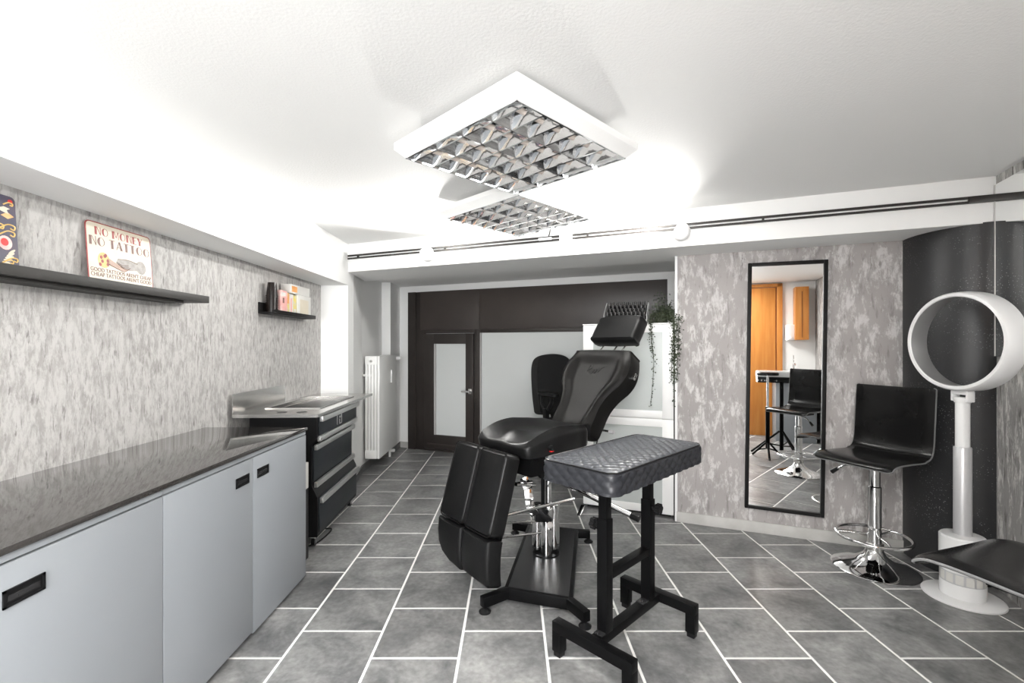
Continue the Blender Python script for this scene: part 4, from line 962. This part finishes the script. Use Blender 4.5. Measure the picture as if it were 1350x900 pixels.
# local x along the cushion (b), local y = 90 deg left of it (-a)
def A(): return MB()
HB = 0.241; HA = 0.155
m = A(); m.bar((-HB, 0, 0.113), (HB, 0, 0.113), 0.04, 0.036, 0.002); m.build('cross_beam', 'black_metal', ars)
for s in (-1, 1):
    f_ = A(); f_.bar((s * HB, -HA - 0.02, 0.115), (s * HB, HA + 0.02, 0.115), 0.04, 0.04, 0.002)
    for q in (-1, 1): f_.box(s * HB - 0.02, s * HB + 0.02, q * HA - 0.02, q * HA + 0.02, 0.02, 0.1, 0.002)
    fo = f_.build('foot', 'black_metal', ars)
    for q in (-1, 1): A().box(s * HB - 0.016, s * HB + 0.016, q * HA - 0.016, q * HA + 0.016, 0.0, 0.03, 0.004).build('rubber_tip', 'black_plastic', fo)
    px = s * 0.16
    p_ = A(); p_.box(px - 0.0215, px + 0.0215, -0.0215, 0.0215, 0.13, 0.552, 0.002); po = p_.build('post', 'black_metal', ars)
    A().box(px - 0.0175, px + 0.0175, -0.0175, 0.0175, 0.54, 0.705, 0.0015).build('inner_post', 'black_metal', po)
    k_ = A(); k_.cyl((px - s * 0.0, 0.02 * s, 0.52), (px, 0.04 * -1 * (-s), 0.52), 0.006)
    ks = 1 if s < 0 else -1
    k_ = A(); k_.cyl((px, ks * 0.02, 0.52), (px, ks * 0.042, 0.52), 0.009)
    for a in range(6):
        t = R(60 * a); k_.cyl((px + 0.014 * math.cos(t), ks * 0.04, 0.52 + 0.014 * math.sin(t)), (px + 0.014 * math.cos(t), ks * 0.058, 0.52 + 0.014 * math.sin(t)), 0.0095, 10)
    k_.cyl((px, ks * 0.038, 0.52), (px, ks * 0.06, 0.52), 0.017, 16)
    k_.build('clamp_knob', 'black_plastic', po)
    br = A(); br.box(px - s * 0.022 * 0 + (0.022 if s < 0 else 0.022) - 0.068 if s < 0 else px - 0.066, px - 0.022, -0.018, 0.018, 0.131, 0.135); br.lathe([(0.006, 0.135), (0.006, 0.140), (0.003, 0.142)], 6, px - 0.046, 0)
    br.build('foot_bracket', 'steel' if False else 'grey_metal_top', po)
m = A(); m.bar((-0.14, 0, 0.335), (0.14, 0, 0.335), 0.036, 0.03, 0.002); m.build('cross_bar', 'black_metal', ars)
A().cyl((-0.16, 0.02, 0.685), (-0.16, 0.045, 0.685), 0.018, 14).build('tilt_lever', 'black_plastic', ars)
# quilted cushion: dense grid so the stitched diamonds are real relief
CL, CW = 0.685, 0.315
co = dense(rrect(CL, CW, 0.035, 5), 0.006)
KQ = math.pi / QP
def qf(a, b, K=KQ): return (abs(math.sin(K * (a + b) * 0.5)) * abs(math.sin(K * (a - b) * 0.5))) ** 0.38
m = A(); m.box(-0.02, 0.02, -0.02, 0.02, 0.2, 0.21) if False else None
n_ = len(co); m = A(); vs = []; fs = []
per = [0.0]
for i in range(1, n_): per.append(per[-1] + (Vector(co[i]) - Vector(co[i - 1])).length)
nrm = []
for i in range(n_):
    d_ = (Vector(co[(i + 1) % n_]) - Vector(co[i - 1])).normalized(); nrm.append(Vector((d_.y, -d_.x)))
lv_ = [(-0.02, 0.700), (-0.004, 0.701)] + [(0.0, 0.704 + 0.004 * k) for k in range(18)] + [(-0.001, 0.776), (-0.004, 0.781)]
for ins, z in lv_:
    for i in range(n_):
        q = qf(per[i], (z - 0.70) * 1.3, math.pi / 0.027) * 0.007 if 0.702 < z < 0.775 else 0.0
        p = Vector(co[i]) + nrm[i] * (ins + q); vs.append((p.x, p.y, z))
for k in range(len(lv_) - 1):
    for i in range(n_):
        j = (i + 1) % n_; fs.append((k * n_ + i, k * n_ + j, (k + 1) * n_ + j, (k + 1) * n_ + i))
fs.append(tuple(range(n_ - 1, -1, -1))); m.add(vs, fs, True)
cus = m.build('cushion', 'quilt', ars)
m = A(); rings = 60; vs = []; fs = []
for k in range(rings + 1):
    s = 1 - k / rings
    for i in range(n_):
        x, y = co[i]; x = math.copysign(max(0, abs(x) - 0.004), x); y = math.copysign(max(0, abs(y) - 0.004), y)
        # shrink towards the long axis segment rather than one point
        ax = max(-(CL - CW) / 2, min((CL - CW) / 2, x)); x2 = ax + (x - ax) * s; y2 = y * s
        e = 1 - s; vs.append((x2, y2, 0.781 + 0.006 * min(1, e * 3.0) + 0.0045 * qf(x2, y2) * min(1, e * 12)))
for k in range(rings):
    for i in range(n_):
        j = (i + 1) % n_; fs.append((k * n_ + i, k * n_ + j, (k + 1) * n_ + j, (k + 1) * n_ + i))
m.add(vs, fs, True); m.build('quilted_top', 'quilt_lit_top', cus)
m = A(); m.tube([(x, y, 0.7805) for x, y in co[::3]], 0.0028, 6, True, True); m.build('piping', 'leather', cus)
m = A(); m.box(-0.22, 0.22, -0.06, 0.06, 0.688, 0.7, 0.002); m.build('support_plate', 'black_metal', ars)

# ================================================================== OFFICE CHAIR
oc = thing('office_chair', 'black office chair standing behind the tattoo chair before the frosted pane', 'office chair', (0.52, 4.3, 0), R(33))
ob = crom([(-0.20, 0.0), (0.0, -0.01), (0.20, 0.0), (0.232, 0.08), (0.24, 0.28), (0.225, 0.46), (0.16, 0.54), (0.0, 0.565), (-0.16, 0.54), (-0.225, 0.46), (-0.24, 0.28), (-0.232, 0.08)], 6)
m = MB(); m.xf = basis((0, 0.20, 0.56), (1, 0, 0), Vector((0, 0.1, 1)).normalized(), Vector((0, -1, 0.1)).normalized())
m.pillow(ob, [(0.015, -0.03), (0.0, -0.02), (0.0, 0.02), (0.006, 0.034), (0.016, 0.04)], (0.85, 0.6, 0.3), lambda x, y: 0.015 * (x / 0.24) ** 2); m.build('backrest', 'fabric_black', oc)
so2 = crom([(-0.21, -0.22), (0, -0.24), (0.21, -0.22), (0.235, 0.0), (0.2, 0.2), (0, 0.215), (-0.2, 0.2), (-0.235, 0)], 6)
m = MB(); m.pillow(so2, [(0.02, 0.455), (0.0, 0.465), (0.0, 0.50), (0.01, 0.52), (0.022, 0.526)], (0.85, 0.6, 0.3), lambda x, y: -0.012 * (1 - (x / 0.23) ** 2)); m.build('seat', 'fabric_black', oc)
MB().bar((0, 0.19, 0.47), (0, 0.26, 0.66), 0.07, 0.02, 0.003).build('back_bar', 'black_plastic', oc)
for s in (-1, 1):
    m = MB(); m.box(s * 0.25 - 0.022, s * 0.25 + 0.022, -0.014 - 0.0, 0.03, 0.47, 0.64, 0.006); ar = m.build('arm_post', 'black_plastic', oc)
    m = MB(); m.tube(crom([(s * 0.25, -0.02, 0.63), (s * 0.25, -0.07, 0.70), (s * 0.25, -0.07, 0.76)], 4, False), 0.017, 8); m.tube(crom([(s * 0.25, 0.03, 0.63), (s * 0.25, 0.07, 0.69), (s * 0.25, 0.06, 0.76)], 4, False), 0.017, 8); m.build('arm_loop', 'black_plastic', ar)
    m = MB(); o_ = rrect(0.085, 0.26, 0.035, 5, s * 0.25, -0.03); m.pillow(o_, [(0.008, 0.755), (0, 0.76), (0, 0.775), (0.01, 0.785)], (0.8, 0.4)); m.build('arm_pad', 'black_plastic', ar)
    MB().box(min(s * 0.25, s * 0.05), max(s * 0.25, s * 0.05), -0.0, 0.03, 0.445, 0.47, 0.003).build('arm_bracket', 'black_metal', oc)
MB().lathe([(0.028, 0.1), (0.028, 0.28), (0.018, 0.285), (0.018, 0.455)], 20).build('gas_lift', 'black_plastic', oc)
for k in range(5):
    a = R(90 + 72 * k); e = Vector((math.cos(a), math.sin(a), 0)) * 0.27
    m = MB(); m.bar((0, 0, 0.095), (e.x, e.y, 0.07), 0.04, 0.025, 0.003); lg_ = m.build('leg', 'black_plastic', oc)
    t_ = Vector((-math.sin(a), math.cos(a), 0)) * 0.018
    MB().cyl(Vector((e.x, e.y, 0.027)) - t_, Vector((e.x, e.y, 0.027)) + t_, 0.027, 16).box(e.x - 0.006, e.x + 0.006, e.y - 0.006, e.y + 0.006, 0.03, 0.07).build('caster', 'black_plastic', lg_)

# ================================================================== BAR STOOLS
def bar_stool(loc, gdir, label):
    """seat faces gdir; local y = backwards, x = across"""
    g_ = Vector((gdir[0], gdir[1], 0)).normalized(); b_ = -g_; x_ = b_.cross(zz)
    t = thing('bar_stool', label, 'stool', loc, math.atan2(x_.y, x_.x), 'black leather bar stools')
    # local x axis = x_, local y = b_
    m = MB(); m.lathe([(0.195, 0), (0.197, 0.004), (0.19, 0.009), (0.15, 0.022), (0.09, 0.045), (0.052, 0.075), (0.04, 0.10), (0.036, 0.108)], 56); m.build('base', 'chrome', t)
    m = MB(); m.lathe([(0.041, 0.105), (0.041, 0.135), (0.036, 0.14)], 32); m.build('base_collar', 'steel', t)
    m = MB(); m.lathe([(0.031, 0.10), (0.031, 0.44), (0.026, 0.445), (0.026, 0.57)], 36); m.build('gas_column', 'chrome', t)
    m = MB(); m.tube([(0.166 * math.cos(R(a)), -0.01 + 0.166 * math.sin(R(a)), 0.175) for a in range(0, 360, 8)], 0.0085, 12, True, True)
    for s in (-1, 1): m.tube([(s * 0.026, 0.0, 0.175), (s * 0.10, -0.06 * 1, 0.175), (s * 0.135, -0.105, 0.175)], 0.006, 10)
    m.tube([(0, 0.026, 0.175), (0, 0.155, 0.175)], 0.006, 10)
    m.lathe([(0.031, 0.16), (0.031, 0.19)], 28); m.build('foot_ring', 'chrome', t)
    m = MB(); m.box(-0.09, 0.09, -0.09, 0.09, 0.555, 0.572, 0.004); m.build('seat_plate', 'black_metal', t)
    m = MB(); m.tube(crom([(0, -0.03, 0.553), (-0.10, -0.06, 0.54), (-0.14, -0.07, 0.515), (-0.15, -0.072, 0.508)], 5, False), 0.005, 8); lv = m.build('height_lever', 'chrome', t)
    m = MB(); m.tube([(-0.146, -0.072, 0.512), (-0.175, -0.080, 0.485)], [0.009, 0.012], 10); m.build('lever_grip', 'black_plastic', lv)
    # L-shaped shell: seat curve, bend, back
    path = crom([(-0.205, 0.578), (-0.19, 0.592), (-0.15, 0.600), (-0.05, 0.598), (0.06, 0.592), (0.115, 0.597), (0.15, 0.622), (0.168, 0.67), (0.176, 0.75), (0.184, 0.85), (0.192, 0.95), (0.195, 0.975)], 4, False)
    nW = 14; top = []; bot = []
    P = [Vector(p) for p in path]
    m = MB(); vs = []; th = 0.026
    for k, p in enumerate(P):
        d = (P[min(k + 1, len(P) - 1)] - P[max(k - 1, 0)]).normalized(); n2 = Vector((-d.y, d.x))
        tk_ = th * (0.6 if k in (0, len(P) - 1) else 1.0)
        fr = k / (len(P) - 1)
        hw = 0.19 - (0.02 if k == 0 else 0.008 if k == 1 else 0) - (0.012 if k == len(P) - 1 else 0.003 if k == len(P) - 2 else 0)
        for i in range(nW + 1):
            q = -1 + 2 * i / nW; dish = 0.016 * q * q
            e = 1 - (abs(q) ** 10) * 0.55
            c_ = p + n2 * (dish if fr > 0.4 else dish * 0.7 * (fr / 0.4))
            a_ = c_ + n2 * (tk_ / 2 * e); z_ = c_ - n2 * (tk_ / 2 * e)
            vs.append((q * hw, a_.x, a_.y)); vs.append((q * hw, z_.x, z_.y))
    fs = []; st = 2 * (nW + 1); nK = len(P)
    for k in range(nK - 1):
        for i in range(nW):
            a = k * st + 2 * i
            fs.append((a, a + 2, a + st + 2, a + st)); fs.append((a + 1, a + st + 1, a + st + 3, a + 3))
        fs.append((k * st, k * st + st, k * st + st + 1, k * st + 1)); e_ = k * st + 2 * nW; fs.append((e_, e_ + 1, e_ + st + 1, e_ + st))
    for i in range(nW):
        a = 2 * i; fs.append((a, a + 1, a + 3, a + 2)); a += (nK - 1) * st; fs.append((a, a + 2, a + 3, a + 1))
    m.add(vs, fs, True); sh_ = m.build('seat_shell', 'leather_stool', t)
    m = MB(); edge = []
    for k in range(0, nK): edge.append(tuple((Vector(vs[k * st]) + Vector(vs[k * st + 1])) / 2))
    m.tube([(x - 0.001, y, z) for x, y, z in edge], 0.0045, 6)
    edge = [tuple((Vector(vs[k * st + 2 * nW]) + Vector(vs[k * st + 2 * nW + 1])) / 2) for k in range(nK)]
    m.tube([(x + 0.001, y, z) for x, y, z in edge], 0.0045, 6)
    m.tube([tuple((Vector(vs[2 * i]) + Vector(vs[2 * i + 1])) / 2) for i in range(nW + 1)], 0.0045, 6)
    m.build('piping', 'piping', sh_)
    return t
bar_stool((1.96, 2.51, 0), (-0.92, -0.39), 'black leather bar stool on a chrome base beside the standing mirror')
bar_stool((1.392, 1.198, 0), (-0.32, 0.947), 'black leather bar stool cut off at the lower right corner, seat edge only')

# ================================================================== PEDESTAL FAN
FC = Vector((2.155, 2.22, 0))
fan = thing('pedestal_fan', 'white bladeless pedestal fan with a large ring before the black wall', 'fan', FC, 0)
m = MB(); m.lathe([(0.150, 0), (0.152, 0.004), (0.150, 0.009), (0.14, 0.013), (0.06, 0.015)], 56); m.build('base_disc', 'white_plastic', fan)
m = MB(); m.lathe([(0.084, 0.012), (0.084, 0.075), (0.083, 0.078)], 48); m.build('lower_drum', 'white_plastic', fan)
m = MB(); m.lathe([(0.082, 0.078), (0.082, 0.132)], 48); dm = m.build('grille_band', 'silver_plastic', fan)
for k in range(14):
    a0 = R(k * 360 / 14 + 3); a1 = R((k + 1) * 360 / 14 - 3); vs = []
    for i in range(5):
        a = a0 + (a1 - a0) * i / 4
        for z in (0.084, 0.126): vs.append((0.0835 * math.cos(a), 0.0835 * math.sin(a), z))
    MB().add(vs, [(2 * i, 2 * i + 2, 2 * i + 3, 2 * i + 1) for i in range(4)]).build('grille_window', 'white_card', dm)
m = MB(); m.lathe([(0.084, 0.132), (0.086, 0.138), (0.086, 0.29), (0.080, 0.297), (0.045, 0.30)], 48); m.build('drum', 'white_plastic', fan)
m = MB(); m.lathe([(0.034, 0.295), (0.034, 0.715), (0.031, 0.719)], 36); m.build('lower_pole', 'silver_plastic', fan)
m = MB(); m.lathe([(0.027, 0.71), (0.027, 0.945)], 36); m.build('upper_pole', 'white_plastic', fan)
m = MB(); m.lathe([(0.030, 0.93), (0.034, 0.94), (0.034, 0.952), (0.030, 0.955)], 28)
for s in (-1, 1): m.box(-0.018, 0.018, s * 0.037 - 0.006, s * 0.037 + 0.006, 0.935, 0.985, 0.004)
m.box(-0.02, 0.02, -0.04, 0.04, 0.968, 0.992, 0.006); m.build('neck', 'white_plastic', fan)
RC_ = Vector((0, 0, 1.222)); al = R(85); ax_ = Vector((math.sin(al), math.cos(al), 0)); hx_ = Vector((math.cos(al), -math.sin(al), 0))
def ringM(): m = MB(); m.xf = basis(RC_, hx_, zz, -ax_); return m       # local z points to the front of the ring
m = ringM(); m.lathe([(0.212, 0.050), (0.216, 0.055), (0.228, 0.054), (0.234, 0.046), (0.238, 0.0), (0.236, -0.045), (0.229, -0.052), (0.222, -0.05)], 80, caps=False); m.build('ring_shell', 'white_plastic', fan)
m = ringM(); m.lathe([(0.2125, 0.050), (0.212, 0.04), (0.214, -0.03), (0.222, -0.05)], 80, caps=False); m.build('ring_inside', 'fan_inside', fan)
m = MB(); m.tube([(r * math.cos(a), r * math.sin(a), z) for r, a, z in [(0.032 + 0.003 * (k % 5), k * 0.42, 0.008 + 0.0006 * k) for k in range(75)]], 0.0045, 6)
fc = m.build('coiled_cord', 'black_plastic', None, (2.345, 2.325, 0)); tag(fc, 'dark power cord coiled on the floor behind the white fan base', 'cord')

# ================================================================== THINGS SEEN ONLY IN THE STANDING MIRROR
ts = thing('tripod_arm_rest', 'black arm rest pad on a chrome post with tripod, seen in the mirror', 'arm rest', rear(3.37, -2.0), TH)
m = MB(); o_ = rrect(0.21, 0.12, 0.05, 5); m.pillow(o_, [(0.01, 0.885), (0, 0.89), (0, 0.91), (0.01, 0.918)], (0.8, 0.4)); m.build('pad', 'leather', ts)
MB().lathe([(0.016, 0.10), (0.016, 0.55), (0.012, 0.555), (0.012, 0.886)], 20).build('post', 'chrome', ts)
MB().lathe([(0.021, 0.10), (0.021, 0.55)], 16).build('post_sleeve', 'black_metal', ts)
def tripod(par, reach, top, n0):
    for k in range(3):
        a = R(n0 + 120 * k); m = MB(); m.tube([(0.02 * math.cos(a), 0.02 * math.sin(a), top), (reach * math.cos(a), reach * math.sin(a), 0.012)], 0.011, 8); m.tube([(0.018 * math.cos(a), 0.018 * math.sin(a), 0.10), (reach * 0.55 * math.cos(a), reach * 0.55 * math.sin(a), top * 0.48)], 0.007, 6); m.build('leg', 'black_metal', par)
tripod(ts, 0.16, 0.16, 90)
tt = thing('tray_table', 'grey white tray top on a black tripod before the wooden door, seen in the mirror', 'table', rear(3.53, -2.22), TH)
m = MB(); o_ = rrect(0.50, 0.24, 0.05, 6); m.pillow(o_, [(0.006, 0.862), (0, 0.866), (0, 0.915), (0.008, 0.925)], (0.9, 0.5)); m.build('tray_top', 'basin', tt)
m = MB(); m.prism(rrect(0.49, 0.23, 0.045, 6), 0.80, 0.862); m.build('apron', 'black_plastic', tt)
m = MB(); m.prism(rrect(0.494, 0.234, 0.046, 6), 0.815, 0.832); m.build('chrome_strip', 'chrome', tt)
MB().lathe([(0.02, 0.05), (0.02, 0.802)], 20).build('post', 'black_metal', tt)
tripod(tt, 0.30, 0.26, 60)
wb = thing('washbasin', 'grey white washbasin on a grey cabinet seen in the mirror', 'basin', rear(3.80, -3.14, 0), TH)
m = MB(); m.box(-0.26, 0.26, -0.26, 0.20, 0.76, 0.775, 0.003); m.box(-0.26, 0.26, 0.18, 0.20, 0.775, 0.87, 0.005); m.box(-0.26, 0.26, -0.26, -0.235, 0.775, 0.87, 0.005); m.box(-0.26, -0.235, -0.26, 0.2, 0.775, 0.87, 0.005); m.box(0.235, 0.26, -0.26, 0.2, 0.775, 0.87, 0.005); m.build('basin', 'basin', wb)
MB().box(-0.22, 0.22, -0.25, 0.10, 0.0, 0.76, 0.003).build('cabinet_body', 'grey_door', wb)
m = MB(); m.cyl((0.02, -0.2, 0.87), (0.02, -0.2, 0.97), 0.012); m.tube(crom([(0.02, -0.2, 0.96), (0.02, -0.12, 0.98), (0.02, -0.05, 0.95)], 5, False), 0.010, 10); m.cyl((0.02, -0.2, 0.97), (0.02, -0.21, 1.08), 0.006); m.build('tap', 'chrome', wb)
wcab = thing('wooden_wall_cabinet', 'orange wooden wall cabinet above the basin, seen in the mirror', 'cabinet', rear(3.90, -3.33, 1.28), TH)
MB().box(-0.075, 0.075, -0.085, 0.085, 0, 0.68, 0.004).build('body', 'wood', wcab)
MB().box(-0.005, 0.005, 0.085, 0.088, 0.03, 0.62).build('door_gap', 'wood_dark', wcab)
dsp = MB(); dsp.box(-0.05, 0.05, -0.055, 0.045, 0, 0.20, 0.012); dsp.tube(crom([(0.0, 0.04, 0.05), (0, 0.09, 0.02), (-0.06, 0.10, -0.01)], 5, False), 0.006, 8)
o = dsp.build('soap_dispenser', 'white_plastic', None, rear(3.78, -3.36, 1.28), (0, 0, TH)); tag(o, 'white soap dispenser on the wall by the orange cabinet, seen in the mirror', 'dispenser')
